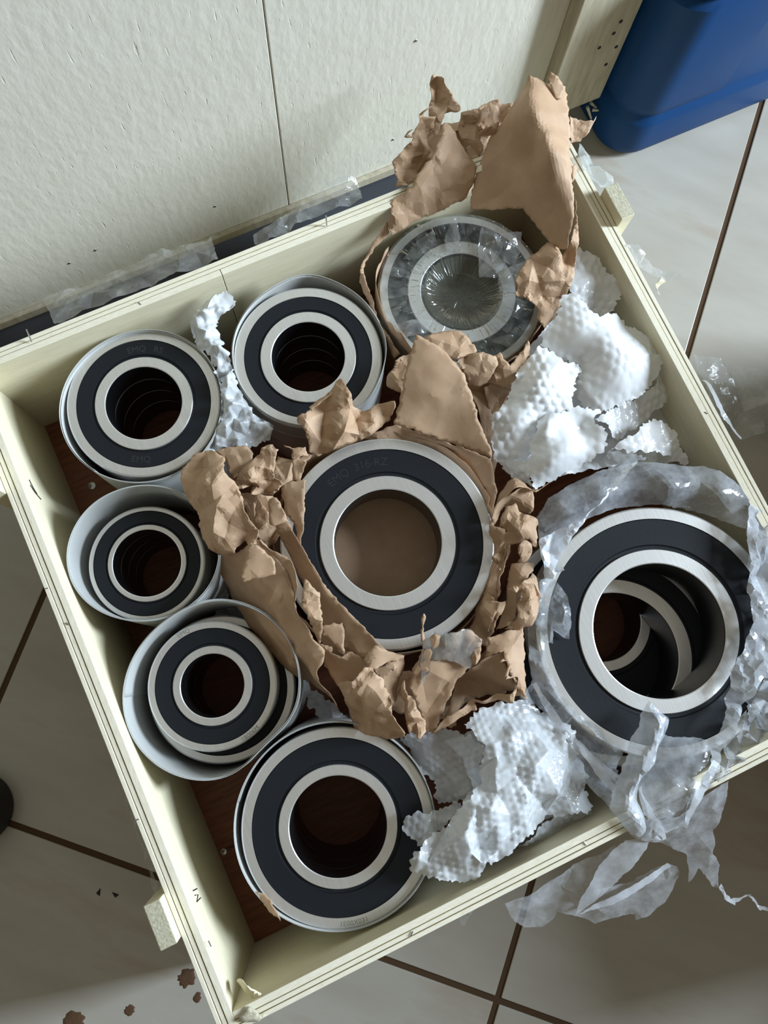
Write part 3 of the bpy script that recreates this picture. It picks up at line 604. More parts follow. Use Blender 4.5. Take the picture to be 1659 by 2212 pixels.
pf([(0.3755,0.2804,0.178),(0.3817,0.289,0.183),(0.3903,0.2937,0.187),(0.4014,0.2971,0.188),(0.4067,0.2866,0.194),(0.4087,0.2789,0.199),(0.4021,0.2821,0.202),(0.3887,0.2832,0.199),(0.3778,0.2808,0.194),(0.3699,0.2741,0.184)], 40, amp=.0014)
pf([(0.2878,0.3946,0.172),(0.3234,0.3901,0.178),(0.3557,0.3588,0.182),(0.3923,0.323,0.182),(0.3884,0.3069,0.176),(0.3841,0.2918,0.17),(0.3736,0.2762,0.165),(0.3778,0.3043,0.166),(0.3695,0.3326,0.166),(0.352,0.3573,0.166),(0.3266,0.3756,0.166),(0.2978,0.3867,0.167)], 41, amp=.0016, cell=.03)
pf([(0.4068,0.3988,0.17),(0.4191,0.3904,0.17),(0.4158,0.3617,0.168),(0.4115,0.3354,0.16),(0.3987,0.3167,0.158),(0.3886,0.2978,0.152),(0.3956,0.3272,0.17),(0.3987,0.3565,0.175),(0.404,0.3846,0.175)], 42, amp=.0015)
# back: the broad folded triangle and the pale crumpled scrap left of it
pf([(0.369,0.4485,0.222),(0.377,0.4383,0.223),(0.3846,0.4277,0.222),(0.3905,0.4107,0.221),(0.3939,0.3953,0.22),(0.3921,0.3745,0.218),(0.3879,0.3486,0.215),(0.3877,0.3352,0.213),(0.3876,0.3246,0.211),(0.3855,0.3193,0.208),(0.3699,0.336,0.2055),(0.348,0.358,0.204),(0.3194,0.3848,0.203),(0.327,0.3956,0.205),(0.3336,0.404,0.208),(0.3551,0.4318,0.217)], 43,
   inner=[(0.3592,0.3941,0.216),(0.3597,0.3637,0.207),(0.3402,0.3816,0.208),(0.3729,0.4146,0.221)], amp=.0012, cell=.05, h=.0035)
pf([(0.2916,0.4412,0.212),(0.2929,0.4341,0.213),(0.2928,0.4207,0.212),(0.2918,0.4145,0.208),(0.3005,0.4061,0.203),(0.3155,0.4076,0.203),(0.3282,0.4048,0.203),(0.3266,0.3992,0.202),(0.3192,0.391,0.199),(0.3067,0.3878,0.198),(0.2943,0.3851,0.197),(0.2736,0.3862,0.197),(0.2607,0.3872,0.197),(0.2529,0.386,0.197),(0.2452,0.3864,0.196),(0.2389,0.3937,0.197),(0.2421,0.4005,0.201),(0.2427,0.4145,0.207),(0.2404,0.4214,0.209),(0.2422,0.4242,0.211),(0.255,0.4244,0.213),(0.2733,0.4309,0.213)], 44,
   inner=[(0.2724,0.4134,0.217),(0.2753,0.4,0.211),(0.2967,0.3968,0.206),(0.2549,0.4051,0.209)], amp=.0034, cell=.022, h=.0026)
pf([(0.2555,0.4291,0.207),(0.2718,0.433,0.209),(0.2917,0.4415,0.21),(0.2913,0.4385,0.212),(0.2717,0.4294,0.2125),(0.2553,0.4243,0.21)], 45, amp=.0004, h=.003)
pf([(0.2211,0.4092,0.197),(0.2267,0.4028,0.199),(0.2334,0.4005,0.2),(0.2381,0.3988,0.2),(0.2368,0.3908,0.199),(0.2308,0.3928,0.198),(0.2275,0.3912,0.199),(0.2336,0.3854,0.2),(0.2272,0.3792,0.199),(0.2215,0.3738,0.197),(0.2152,0.3774,0.194),(0.2217,0.3908,0.196),(0.226,0.4015,0.198)], 46, amp=.0014, h=.0026)
pf([(0.2017,0.4116,0.209),(0.2062,0.4113,0.211),(0.2114,0.4096,0.212),(0.2148,0.4033,0.211),(0.2115,0.4005,0.208),(0.2078,0.3944,0.206),(0.2008,0.383,0.203),(0.2058,0.3764,0.2),(0.1983,0.3722,0.197),(0.1928,0.3706,0.194),(0.1848,0.3761,0.194),(0.1772,0.3791,0.198),(0.1789,0.3857,0.2),(0.1719,0.3866,0.198),(0.1654,0.3867,0.196),(0.1664,0.3932,0.196),(0.1741,0.4023,0.198),(0.1903,0.4063,0.203),(0.1974,0.4071,0.207)], 47,
   inner=[(0.1894,0.3878,0.21),(0.1822,0.3872,0.207)], amp=.0026, cell=.016, h=.0026)
pf([(0.1621,0.4282,0.2),(0.1715,0.4272,0.2),(0.1803,0.4247,0.2),(0.1895,0.422,0.2),(0.1932,0.4119,0.2),(0.1898,0.4062,0.199),(0.1756,0.4012,0.196),(0.1668,0.3994,0.193),(0.1658,0.4084,0.194),(0.1678,0.4191,0.198)], 48, amp=.0014)
pf([(0.1894,0.3665,0.205),(0.1932,0.3669,0.206),(0.196,0.3649,0.207),(0.1971,0.3533,0.206),(0.1978,0.3402,0.204),(0.1892,0.3429,0.203),(0.1813,0.3462,0.202),(0.1839,0.3553,0.203),(0.1865,0.363,0.204)], 49, amp=.001, h=.003)
pf([(0.1801,0.3718,0.2),(0.1825,0.3676,0.202),(0.1841,0.36,0.202),(0.181,0.3514,0.199),(0.1749,0.3491,0.197),(0.169,0.3479,0.193),(0.169,0.3567,0.195),(0.1743,0.3652,0.198)], 50, amp=.001, h=.003)
pf([(0.1655,0.3885,0.188),(0.1776,0.3812,0.19),(0.1936,0.3712,0.19),(0.195,0.3602,0.188),(0.1952,0.3443,0.186),(0.1816,0.3348,0.182),(0.1688,0.3317,0.18),(0.166,0.3436,0.186),(0.1666,0.3618,0.186)], 51, amp=.003, cell=.016)
pf([(0.1982,0.3822,0.188),(0.2063,0.3786,0.19),(0.2196,0.3795,0.185),(0.2342,0.3906,0.176),(0.2443,0.395,0.17),(0.2363,0.398,0.172),(0.2236,0.4013,0.172),(0.2128,0.4091,0.17),(0.2043,0.3981,0.18)], 52, amp=.002, cell=.018)
pf([(0.1929,0.2681,0.178),(0.2058,0.226,0.178),(0.2221,0.1916,0.172),(0.247,0.1757,0.17),(0.2849,0.1535,0.155),(0.3154,0.1671,0.155),(0.33,0.1696,0.16),(0.2938,0.1309,0.15),(0.2445,0.1262,0.148),(0.1975,0.1663,0.15),(0.1729,0.2143,0.156)], 53, amp=.004, cell=.03, h=.006)

# ---------------------------------------------------------------- brown paper round the film wrapped bearing
pb = thing('kraft_paper_wrap', 'torn brown kraft paper standing up behind the film wrapped bearing, back right', 'wrapping paper', (HC[0], HC[1], .0445))
wall_ring('paper_side', HC, .0835, .0845, .0445, .176, K, pb, 9, .0012, 2.2, 5.9, lo=(.362, .4, 0), hi=(.576, .5745, 0), zr=.004)
def qf(out, seed, **k): return pf(out, seed, parent=pb, **k)
qf([(0.5621,0.6218,0.258),(0.5702,0.6149,0.256),(0.579,0.6093,0.252),(0.5881,0.6099,0.248),(0.5967,0.6067,0.243),(0.5894,0.5901,0.244),(0.5799,0.5674,0.247),(0.5684,0.5453,0.251),(0.5587,0.5262,0.254),(0.5527,0.5128,0.251),(0.5522,0.5048,0.247),(0.5488,0.4936,0.241),(0.5452,0.4862,0.237),(0.534,0.4678,0.222),(0.5292,0.4743,0.216),(0.5257,0.4812,0.213),(0.5238,0.4954,0.212),(0.519,0.5243,0.212),(0.498,0.5351,0.206),(0.4771,0.549,0.2),(0.4847,0.5627,0.203),(0.4963,0.5768,0.207),(0.5196,0.6017,0.214),(0.5333,0.6082,0.221),(0.5457,0.614,0.23),(0.5558,0.6166,0.245),(0.5601,0.6188,0.254)], 61,
   inner=[(0.5524,0.6039,0.261),(0.5468,0.5787,0.267),(0.5439,0.5545,0.271),(0.5482,0.5376,0.268),(0.5551,0.5277,0.259),(0.5696,0.5843,0.254),(0.5701,0.5642,0.25),(0.539,0.5592,0.24),(0.5208,0.5435,0.222),(0.5333,0.5155,0.233),(0.5289,0.5803,0.224)], amp=.0012, cell=.04, h=.003, reg=1e-4)
qf([(0.5762,0.6064,0.257),(0.5765,0.6118,0.259),(0.5801,0.615,0.262),(0.5852,0.6088,0.26),(0.5897,0.5998,0.255),(0.5824,0.5916,0.251),(0.5769,0.5947,0.252)], 62, amp=.0006, h=.003)
qf([(0.4901,0.6712,0.236),(0.4935,0.6682,0.236),(0.4975,0.6663,0.235),(0.4995,0.6569,0.23),(0.5022,0.6472,0.226),(0.5052,0.6366,0.221),(0.5007,0.6369,0.219),(0.4907,0.6411,0.217),(0.4843,0.6348,0.212),(0.4788,0.6294,0.208),(0.4753,0.6301,0.207),(0.4776,0.6411,0.211),(0.4778,0.649,0.216),(0.4836,0.657,0.225),(0.4853,0.6663,0.231)], 63, amp=.0022, cell=.014, h=.0026)
qf([(0.474,0.6506,0.222),(0.4752,0.6459,0.222),(0.4757,0.6403,0.22),(0.4719,0.6294,0.212),(0.4651,0.6158,0.206),(0.4524,0.6044,0.205),(0.4367,0.5925,0.209),(0.4299,0.592,0.211),(0.4236,0.5909,0.212),(0.4194,0.5915,0.213),(0.4235,0.6038,0.216),(0.4282,0.6154,0.219),(0.4351,0.619,0.22),(0.443,0.6214,0.22),(0.4483,0.6247,0.221),(0.4544,0.6274,0.221),(0.4496,0.6283,0.226),(0.4487,0.6311,0.229),(0.4517,0.6312,0.228),(0.4553,0.6273,0.222),(0.4643,0.6383,0.222)], 64, amp=.002, cell=.02, h=.003)
qf([(0.4801,0.6239,0.232),(0.4827,0.6223,0.232),(0.4845,0.6186,0.231),(0.4878,0.6113,0.227),(0.4893,0.6045,0.224),(0.4924,0.5921,0.219),(0.4968,0.5798,0.213),(0.4909,0.5728,0.21),(0.4842,0.5661,0.207),(0.4771,0.5609,0.202),(0.4569,0.5604,0.199),(0.4367,0.5609,0.197),(0.4275,0.5602,0.197),(0.4153,0.5599,0.194),(0.3969,0.5591,0.192),(0.4002,0.5707,0.204),(0.4038,0.5795,0.213),(0.417,0.5824,0.215),(0.4292,0.5831,0.217),(0.4329,0.5884,0.219),(0.4367,0.5916,0.221),(0.4461,0.5948,0.224),(0.4548,0.5975,0.226),(0.4632,0.6047,0.229),(0.4719,0.6117,0.232)], 65,
   inner=[(0.4628,0.5839,0.222),(0.4481,0.571,0.212),(0.4182,0.5689,0.211),(0.4798,0.5885,0.22)], amp=.0026, cell=.028, h=.003)
qf([(0.5061,0.6367,0.215),(0.518,0.6354,0.215),(0.5331,0.6355,0.217),(0.5399,0.6348,0.219),(0.5451,0.6332,0.219),(0.5457,0.6296,0.217),(0.5576,0.6259,0.216),(0.5532,0.6202,0.214),(0.5436,0.6147,0.211),(0.5228,0.6055,0.207),(0.5139,0.5986,0.204),(0.5051,0.593,0.202),(0.4984,0.5959,0.202),(0.4969,0.6051,0.205),(0.4957,0.6161,0.209),(0.4974,0.6225,0.211)], 66, amp=.003, cell=.02, h=.003)
qf([(0.5036,0.6291,0.224),(0.516,0.6289,0.223),(0.5304,0.6289,0.222),(0.5316,0.6235,0.218),(0.5181,0.62,0.214),(0.5055,0.6185,0.211),(0.5003,0.6234,0.218)], 67, amp=.0024, cell=.014, h=.0028)
qf([(0.5131,0.6107,0.217),(0.5251,0.6095,0.221),(0.5329,0.61,0.223),(0.5283,0.6043,0.217),(0.5203,0.6034,0.212),(0.5034,0.6032,0.209),(0.4988,0.6037,0.208)], 68, amp=.0016, cell=.016, h=.003)
qf([(0.4967,0.6042,0.21),(0.5034,0.6042,0.212),(0.51,0.6039,0.213),(0.5069,0.5946,0.21),(0.501,0.5878,0.208),(0.4963,0.5925,0.208)], 69, amp=.0012, cell=.016, h=.003)
qf([(0.4817,0.6494,0.2),(0.5093,0.6346,0.204),(0.5552,0.6268,0.208),(0.5321,0.6073,0.2),(0.5064,0.5874,0.19),(0.4845,0.567,0.186),(0.4472,0.573,0.185),(0.4281,0.5859,0.186),(0.4393,0.6053,0.19),(0.4607,0.6251,0.195)], 60, amp=.004, cell=.02)
qf([(0.3996,0.5707,0.196),(0.3976,0.5622,0.188),(0.3812,0.5574,0.186),(0.3655,0.5486,0.182),(0.3615,0.543,0.182),(0.3595,0.533,0.178),(0.3587,0.527,0.176),(0.3572,0.5083,0.172),(0.3559,0.4889,0.168),(0.359,0.4718,0.165),(0.3615,0.4565,0.163),(0.355,0.4566,0.156),(0.3556,0.4711,0.158),(0.3557,0.4911,0.16),(0.3542,0.5099,0.166),(0.3531,0.5342,0.176),(0.36,0.5452,0.182),(0.3805,0.5616,0.19)], 70, amp=.0012, h=.003)
qf([(0.5236,0.4848,0.211),(0.5278,0.4814,0.211),(0.5318,0.4761,0.21),(0.5297,0.4679,0.208),(0.5327,0.4666,0.209),(0.5416,0.4752,0.214),(0.5496,0.4841,0.219),(0.5553,0.4965,0.224),(0.5596,0.5078,0.229),(0.5552,0.4914,0.224),(0.5517,0.4772,0.218),(0.544,0.4625,0.212),(0.5361,0.4488,0.207),(0.5297,0.441,0.205),(0.5219,0.4337,0.202),(0.5133,0.4267,0.199),(0.5038,0.4191,0.196),(0.4901,0.4143,0.192),(0.4884,0.4208,0.194),(0.4877,0.4267,0.195),(0.492,0.431,0.198),(0.4889,0.4395,0.2),(0.4853,0.4466,0.201),(0.4799,0.45,0.202),(0.4775,0.4531,0.202),(0.4806,0.4568,0.203),(0.4805,0.4639,0.206),(0.4885,0.4705,0.209),(0.4983,0.4773,0.211),(0.5108,0.4795,0.212)], 71,
   inner=[(0.5126,0.4548,0.214),(0.5006,0.4576,0.209)], amp=.0026, cell=.022, h=.0026)
qf([(0.585,0.5759,0.246),(0.5952,0.5702,0.243),(0.6055,0.5653,0.241),(0.6094,0.5671,0.244),(0.6048,0.5622,0.24),(0.5965,0.5576,0.237),(0.5895,0.5543,0.235),(0.5839,0.5554,0.236),(0.5786,0.5553,0.237)], 72, amp=.0016, cell=.016, h=.0026)
qf([(0.5705,0.5365,0.232),(0.5773,0.5373,0.232),(0.5762,0.5326,0.229),(0.5698,0.526,0.226),(0.5657,0.5236,0.226)], 73, amp=.001, h=.003)
qf([(0.3765,0.4507,0.192),(0.3911,0.4514,0.194),(0.4012,0.4505,0.195),(0.4093,0.4465,0.196),(0.4158,0.4431,0.196),(0.4192,0.4351,0.196),(0.422,0.4259,0.196),(0.4218,0.4195,0.196),(0.411,0.4184,0.197),(0.3988,0.4184,0.198),(0.3917,0.4265,0.198),(0.3818,0.4377,0.197)], 74, amp=.0012, h=.003)
qf([(0.3991,0.4187,0.197),(0.409,0.4193,0.197),(0.4178,0.4179,0.198),(0.4269,0.4134,0.197),(0.4348,0.4083,0.196),(0.4338,0.4013,0.196),(0.4268,0.3943,0.194),(0.4185,0.3889,0.188),(0.4086,0.3901,0.187),(0.402,0.3946,0.187),(0.4015,0.4024,0.193)], 75, amp=.002, cell=.02, h=.003)
qf([(0.4335,0.4072,0.2),(0.4391,0.4068,0.202),(0.4391,0.4004,0.201),(0.4423,0.3919,0.2),(0.4534,0.3972,0.203),(0.4671,0.4057,0.206),(0.4665,0.3997,0.202),(0.4638,0.3932,0.198),(0.4516,0.384,0.191),(0.4393,0.3749,0.182),(0.4298,0.3824,0.184),(0.4191,0.3894,0.186),(0.4255,0.3952,0.193)], 76, amp=.0022, cell=.02, h=.003)
qf([(0.4161,0.3879,0.18),(0.4328,0.3878,0.182),(0.4509,0.3884,0.182),(0.446,0.3824,0.177),(0.4422,0.3769,0.173),(0.4328,0.3698,0.168),(0.4236,0.3626,0.164),(0.417,0.3625,0.164),(0.4148,0.3753,0.172)], 77, amp=.0014)
qf([(0.3506,0.4443,0.183),(0.3593,0.4466,0.184),(0.3665,0.4466,0.185),(0.3599,0.4353,0.184),(0.3513,0.4249,0.182),(0.3425,0.4158,0.178),(0.3378,0.4221,0.176),(0.3338,0.4278,0.175),(0.337,0.4353,0.178),(0.3426,0.438,0.18),(0.3457,0.4399,0.182)], 78, amp=.0018, cell=.02)
qf([(0.3658,0.4494,0.168),(0.3964,0.431,0.17),(0.4272,0.3926,0.172),(0.4803,0.4053,0.165),(0.454,0.3761,0.15),(0.423,0.363,0.145),(0.3849,0.4015,0.15),(0.3495,0.4224,0.15)], 79, amp=.004, cell=.03, h=.006)

# ---------------------------------------------------------------- cling film over the back right bearing
def cling():
    rng = np.random.default_rng(3); nth, prof = 360, []
    rr = np.concatenate([np.linspace(.004, .038, 9), np.linspace(.041, .082, 16), np.linspace(.0835, .0862, 4)])
    th = np.linspace(0, 2 * PI, nth, endpoint=False); w = np.zeros(nth)
    for k, a in ((9, .5), (17, .7), (23, .8), (31, .7), (44, .6), (61, .5), (83, .4)): w += a * np.abs(np.sin(k * th / 2 + rng.random() * 6.28 + .6 * np.sin(3 * th + rng.random() * 6)))
    w = (w - w.mean()) / w.std(); V = []
    for r in rr:
        if r < .039: z = .1635 - .014 * (1 - (r / .04) ** 3); a = .0007 * r / .04
        elif r < .083: z = .1652; a = .0007
        else: z = .1645 - .03 * ((r - .083) / .0032) ** 1.3; a = .0006
        ph = np.roll(w, int(8 * math.sin(r * 160)))
        zz = z + a * np.abs(ph) * .9 + (0 if r < .083 else 0)
        V += list(zip(HC[0] + r * np.cos(th), HC[1] + r * np.sin(th), zz))
    F = []
    for j in range(len(rr) - 1):
        for k in range(nth): F.append((j * nth + k, j * nth + (k + 1) % nth, (j + 1) * nth + (k + 1) % nth, (j + 1) * nth + k))
    F.append(tuple(range(nth)))
    me = bpy.data.meshes.new('film_sheet'); me.from_pydata([tuple(v) for v in V], [], F); me.update()
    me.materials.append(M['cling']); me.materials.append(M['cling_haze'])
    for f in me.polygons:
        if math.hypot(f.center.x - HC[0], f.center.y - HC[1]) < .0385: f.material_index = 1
    return me
cf = thing('cling_film', 'wrinkled clear cling film stretched over the back right bearing', 'film', (HC[0], HC[1], .16))
link('film_sheet', cling(), None, cf, 25)
def cl(out, seed, parent=cf, m=None, name='film_fold', **k):
    k.setdefault('amp', .0012); k.setdefault('cell', .012); k.setdefault('rag', .0003)
    return flap(name, out, m or M['cling'], parent, seed=seed, thick=0, **k)
for i, o in enumerate(([(0.4896,0.5412,0.172),(0.4978,0.5363,0.176),(0.4986,0.5338,0.176),(0.4989,0.5011,0.169),(0.4846,0.4869,0.167),(0.4656,0.4952,0.167),(0.4765,0.5216,0.169)],
        [(0.497,0.528,0.175),(0.5227,0.519,0.176),(0.516,0.5039,0.17),(0.5023,0.4921,0.168),(0.495,0.5033,0.168)], [(0.4503,0.5437,0.169),(0.4631,0.557,0.178),(0.4684,0.5575,0.178),(0.4659,0.5391,0.17),(0.4587,0.5293,0.169),(0.4482,0.5339,0.169)],
        [(0.4043,0.5427,0.168),(0.4241,0.5533,0.172),(0.443,0.5559,0.172),(0.4415,0.5415,0.17),(0.4166,0.5368,0.169)], [(0.3844,0.5433,0.168),(0.4046,0.5276,0.171),(0.4017,0.5214,0.17),(0.3806,0.5328,0.168)], [(0.3769,0.527,0.168),(0.3946,0.5119,0.172),(0.3931,0.5062,0.17),(0.3713,0.5094,0.168)],
        [(0.3671,0.495,0.169),(0.3904,0.5048,0.171),(0.3905,0.501,0.172),(0.367,0.4842,0.17)], [(0.3672,0.4845,0.169),(0.3891,0.4787,0.172),(0.4032,0.4721,0.173),(0.3917,0.4629,0.17),(0.3696,0.4684,0.168)], [(0.458,0.4547,0.17),(0.4731,0.4357,0.174),(0.4658,0.4299,0.171),(0.4541,0.4464,0.169)],
        [(0.4589,0.4256,0.17),(0.4726,0.4315,0.178),(0.4741,0.4293,0.178),(0.4661,0.4198,0.17)], [(0.4465,0.4311,0.17),(0.464,0.4279,0.175),(0.4793,0.4162,0.171),(0.466,0.4095,0.17)], [(0.4843,0.4919,0.168),(0.515,0.4902,0.176),(0.5058,0.475,0.172),(0.4777,0.4734,0.168)], [(0.4777,0.4681,0.168),(0.4971,0.4524,0.172),(0.4809,0.4394,0.17),(0.4671,0.4569,0.168)])): cl(o, 100 + i, m=M['tape'] if i in (0, 1, 2, 7, 11) else None)

# ---------------------------------------------------------------- bubble wrap
def bw(out, seed, parent, m='bubble', name='bubble_sheet', b=.0088, **k):
    k.setdefault('amp', .0022); k.setdefault('cell', .03); k.setdefault('rag', .0011)
    return flap(name, out, M[m], parent, seed=seed, h=.0017, thick=0, bub=b, bubh=k.pop('bubh', .0022), **k)
w1 = thing('bubble_wrap', 'big heap of white bubble wrap stuffed along the right side of the crate', 'bubble wrap', (.50, .36, .0445))
bw([(0.5586,0.476,0.192),(0.5656,0.4676,0.193),(0.5727,0.4557,0.19),(0.5763,0.4416,0.188),(0.5843,0.425,0.187),(0.5783,0.4187,0.186),(0.5705,0.4112,0.184),(0.5577,0.4036,0.18),(0.5475,0.4055,0.18),(0.5398,0.4162,0.183),(0.5334,0.4264,0.186),(0.531,0.4389,0.187),(0.5396,0.4507,0.19),(0.5473,0.4619,0.192)], 201, w1, m='bubble_white', amp=.002)
bw([(0.5244,0.4336,0.2),(0.5275,0.4292,0.202),(0.5316,0.4127,0.203),(0.5379,0.3999,0.203),(0.5581,0.3985,0.2),(0.5684,0.3806,0.194),(0.5839,0.3636,0.187),(0.5948,0.3516,0.18),(0.5874,0.3433,0.182),(0.5803,0.3381,0.185),(0.5671,0.3281,0.188),(0.5551,0.3215,0.189),(0.5368,0.3178,0.19),(0.521,0.3173,0.189),(0.5052,0.3197,0.188),(0.4924,0.3313,0.185),(0.4927,0.35,0.188),(0.5055,0.3668,0.192),(0.4915,0.3821,0.194),(0.4796,0.4022,0.19),(0.4853,0.4083,0.191),(0.4936,0.4139,0.193),(0.5059,0.4203,0.196),(0.5124,0.4312,0.198)], 202, w1, m='bubble_white',
   inner=[(0.5236,0.3681,0.208),(0.5442,0.3499,0.206),(0.5125,0.3932,0.207),(0.5264,0.3306,0.2)], bubh=.0011, amp=.0028, cell=.04)
bw([(0.4766,0.3999,0.197),(0.482,0.3898,0.2),(0.4887,0.3804,0.201),(0.4946,0.3719,0.201),(0.5021,0.3644,0.199),(0.4968,0.3585,0.2),(0.4912,0.3541,0.2),(0.4828,0.3426,0.2),(0.4751,0.3318,0.196),(0.465,0.3339,0.196),(0.4564,0.3379,0.194),(0.4418,0.3319,0.192),(0.4222,0.3062,0.182),(0.4083,0.3125,0.18),(0.3965,0.3193,0.176),(0.3985,0.3348,0.182),(0.4052,0.3503,0.187),(0.4065,0.3563,0.188),(0.4145,0.359,0.191),(0.4242,0.3627,0.192),(0.4318,0.3709,0.194),(0.4398,0.3788,0.195),(0.4431,0.3828,0.196),(0.4476,0.3863,0.196),(0.4613,0.3927,0.197)], 203, w1, m='bubble_white',
   inner=[(0.4574,0.3624,0.21),(0.4735,0.3653,0.209),(0.4268,0.345,0.202),(0.4231,0.3248,0.195)], bubh=.0026, amp=.0018)
bw([(0.4469,0.3361,0.199),(0.4536,0.3365,0.202),(0.4656,0.3328,0.204),(0.4782,0.3311,0.204),(0.5006,0.3186,0.2),(0.4884,0.3142,0.205),(0.4937,0.3016,0.207),(0.4916,0.2936,0.205),(0.4892,0.2869,0.202),(0.4807,0.2835,0.199),(0.4732,0.2819,0.196),(0.4581,0.2817,0.19),(0.4434,0.2811,0.188),(0.4297,0.2803,0.185),(0.4161,0.2795,0.182),(0.4158,0.2916,0.188),(0.4188,0.3047,0.193),(0.4247,0.3142,0.196),(0.4304,0.3216,0.198),(0.4383,0.3309,0.2)], 204, w1, m='bubble_white',
   inner=[(0.4542,0.3011,0.212),(0.4334,0.2935,0.205),(0.4503,0.3185,0.207),(0.4767,0.3121,0.196),(0.4465,0.3298,0.207)], bubh=.0008, amp=.0026, cell=.028)
bw([(0.3959,0.319,0.178),(0.4071,0.3119,0.184),(0.4197,0.3051,0.19),(0.4161,0.2917,0.187),(0.4167,0.2797,0.18),(0.4101,0.2898,0.176),(0.4054,0.2992,0.172),(0.3997,0.3106,0.17)], 205, w1, m='bubble_white', bubh=.0026)
bw([(0.5998,0.348,0.165),(0.6089,0.3403,0.16),(0.6106,0.334,0.158),(0.6005,0.3233,0.158),(0.591,0.3162,0.159),(0.581,0.3107,0.162),(0.5645,0.3033,0.166),(0.5503,0.2981,0.17),(0.5287,0.2936,0.175),(0.5083,0.2913,0.178),(0.5024,0.3043,0.186),(0.4945,0.3164,0.19),(0.516,0.3187,0.184),(0.5405,0.319,0.182),(0.5595,0.3229,0.18),(0.5865,0.3402,0.173)], 206, w1, m='bubble_white', bubh=.0024)
bw([(0.5454,0.2937,0.19),(0.551,0.2902,0.19),(0.5561,0.2852,0.188),(0.5599,0.2694,0.184),(0.564,0.2506,0.178),(0.5597,0.2422,0.174),(0.5529,0.2497,0.178),(0.5455,0.2578,0.182),(0.5284,0.2682,0.186),(0.5116,0.2752,0.188),(0.494,0.284,0.188),(0.5011,0.2866,0.19),(0.5077,0.2877,0.191),(0.5175,0.2874,0.192),(0.5261,0.2886,0.193),(0.5363,0.2922,0.192)], 207, w1, m='bubble_white', bubh=.0012, amp=.002)
bw([(0.4946,0.2836,0.19),(0.5111,0.2751,0.189),(0.5234,0.265,0.188),(0.5132,0.2628,0.186),(0.4998,0.2626,0.182),(0.4844,0.2501,0.172),(0.4707,0.2498,0.168),(0.4871,0.2674,0.176)], 210, w1, m='bubble_clear', bubh=.0012, amp=.002)
bw([(0.482,0.412,0.172),(0.5556,0.4489,0.16),(0.5807,0.4027,0.155),(0.6079,0.3501,0.15),(0.6046,0.2864,0.14),(0.5753,0.2422,0.14),(0.4913,0.2746,0.16),(0.432,0.2863,0.16),(0.4075,0.3172,0.16),(0.4432,0.3736,0.17)], 208, w1, m='bubble_white', h=.004, amp=.004) if False else None
flap('bubble_backing', [(0.482,0.412,0.172),(0.5556,0.4489,0.16),(0.5807,0.4027,0.155),(0.6068,0.348,0.15),(0.596,0.2902,0.14),(0.569,0.2502,0.14),(0.4913,0.2746,0.16),(0.432,0.2863,0.16),(0.4075,0.3172,0.16),(0.4432,0.3736,0.17)], M['bubble_white'], w1, seed=208, h=.005, amp=.003, thick=0)
w2 = thing('bubble_wrap', 'glossy torn bubble wrap spilling over the front side, between two large bearings', 'bubble wrap', (.32, .06, .0445))
bw([(0.2628,0.1186,0.19),(0.2816,0.1249,0.19),(0.3036,0.1191,0.19),(0.3239,0.1131,0.188),(0.33,0.1024,0.188),(0.3399,0.0914,0.19),(0.3461,0.0822,0.192),(0.3493,0.0734,0.192),(0.3408,0.0625,0.194),(0.343,0.0543,0.194),(0.3364,0.0473,0.195),(0.3441,0.0323,0.192),(0.3346,0.0273,0.194),(0.3395,0.0174,0.191),(0.3333,0.0064,0.188),(0.3172,0.0126,0.192),(0.3001,0.0197,0.196),(0.2921,0.0189,0.198),(0.2853,0.0179,0.2),(0.2771,0.0157,0.204),(0.2656,0.0146,0.208),(0.2554,0.0131,0.21),(0.2494,0.0101,0.209),(0.2415,0.0092,0.208),(0.234,0.0085,0.207),(0.2312,0.0139,0.209),(0.2269,0.0087,0.207),(0.2225,0.0043,0.205),(0.2103,0.004,0.203),(0.1959,0.012,0.203),(0.1843,0.021,0.201),(0.1715,0.0303,0.198),(0.1735,0.0412,0.199),(0.1863,0.0465,0.203),(0.1993,0.0495,0.206),(0.2106,0.0524,0.209),(0.2245,0.0586,0.21),(0.2358,0.0642,0.21),(0.247,0.0694,0.209),(0.2569,0.0731,0.207),(0.2599,0.0836,0.207),(0.2706,0.0976,0.205),(0.2669,0.1108,0.197)], 211, w2,
   inner=[(0.2888,0.0732,0.215),(0.2638,0.0404,0.216),(0.2183,0.033,0.212),(0.3058,0.0523,0.21),(0.2858,0.0986,0.206),(0.315,0.0298,0.199)], b=.0066, amp=.0034, cell=.02, bubh=.0017)
bw([(0.2084,0.129,0.168),(0.2242,0.1279,0.174),(0.2383,0.1237,0.176),(0.2507,0.118,0.178),(0.2663,0.1059,0.186),(0.2722,0.0953,0.19),(0.2615,0.0808,0.19),(0.2584,0.0699,0.19),(0.2371,0.0599,0.188),(0.2263,0.0628,0.18),(0.2161,0.0665,0.176),(0.2189,0.0753,0.176),(0.2227,0.0841,0.172),(0.2185,0.091,0.17),(0.2142,0.0988,0.168),(0.2109,0.1136,0.166)], 212, w2, m='bubble_clear', b=.0066, amp=.003)
bw([(0.1784,0.063,0.19),(0.1816,0.0684,0.192),(0.185,0.0711,0.193),(0.1921,0.0708,0.194),(0.1997,0.0677,0.194),(0.2149,0.0652,0.192),(0.2322,0.0623,0.196),(0.2228,0.0567,0.2),(0.2108,0.0505,0.2),(0.197,0.0475,0.199),(0.1864,0.0453,0.196),(0.1822,0.053,0.192)], 213, w2, m='bubble_clear', b=.0066, amp=.0024, cell=.018)
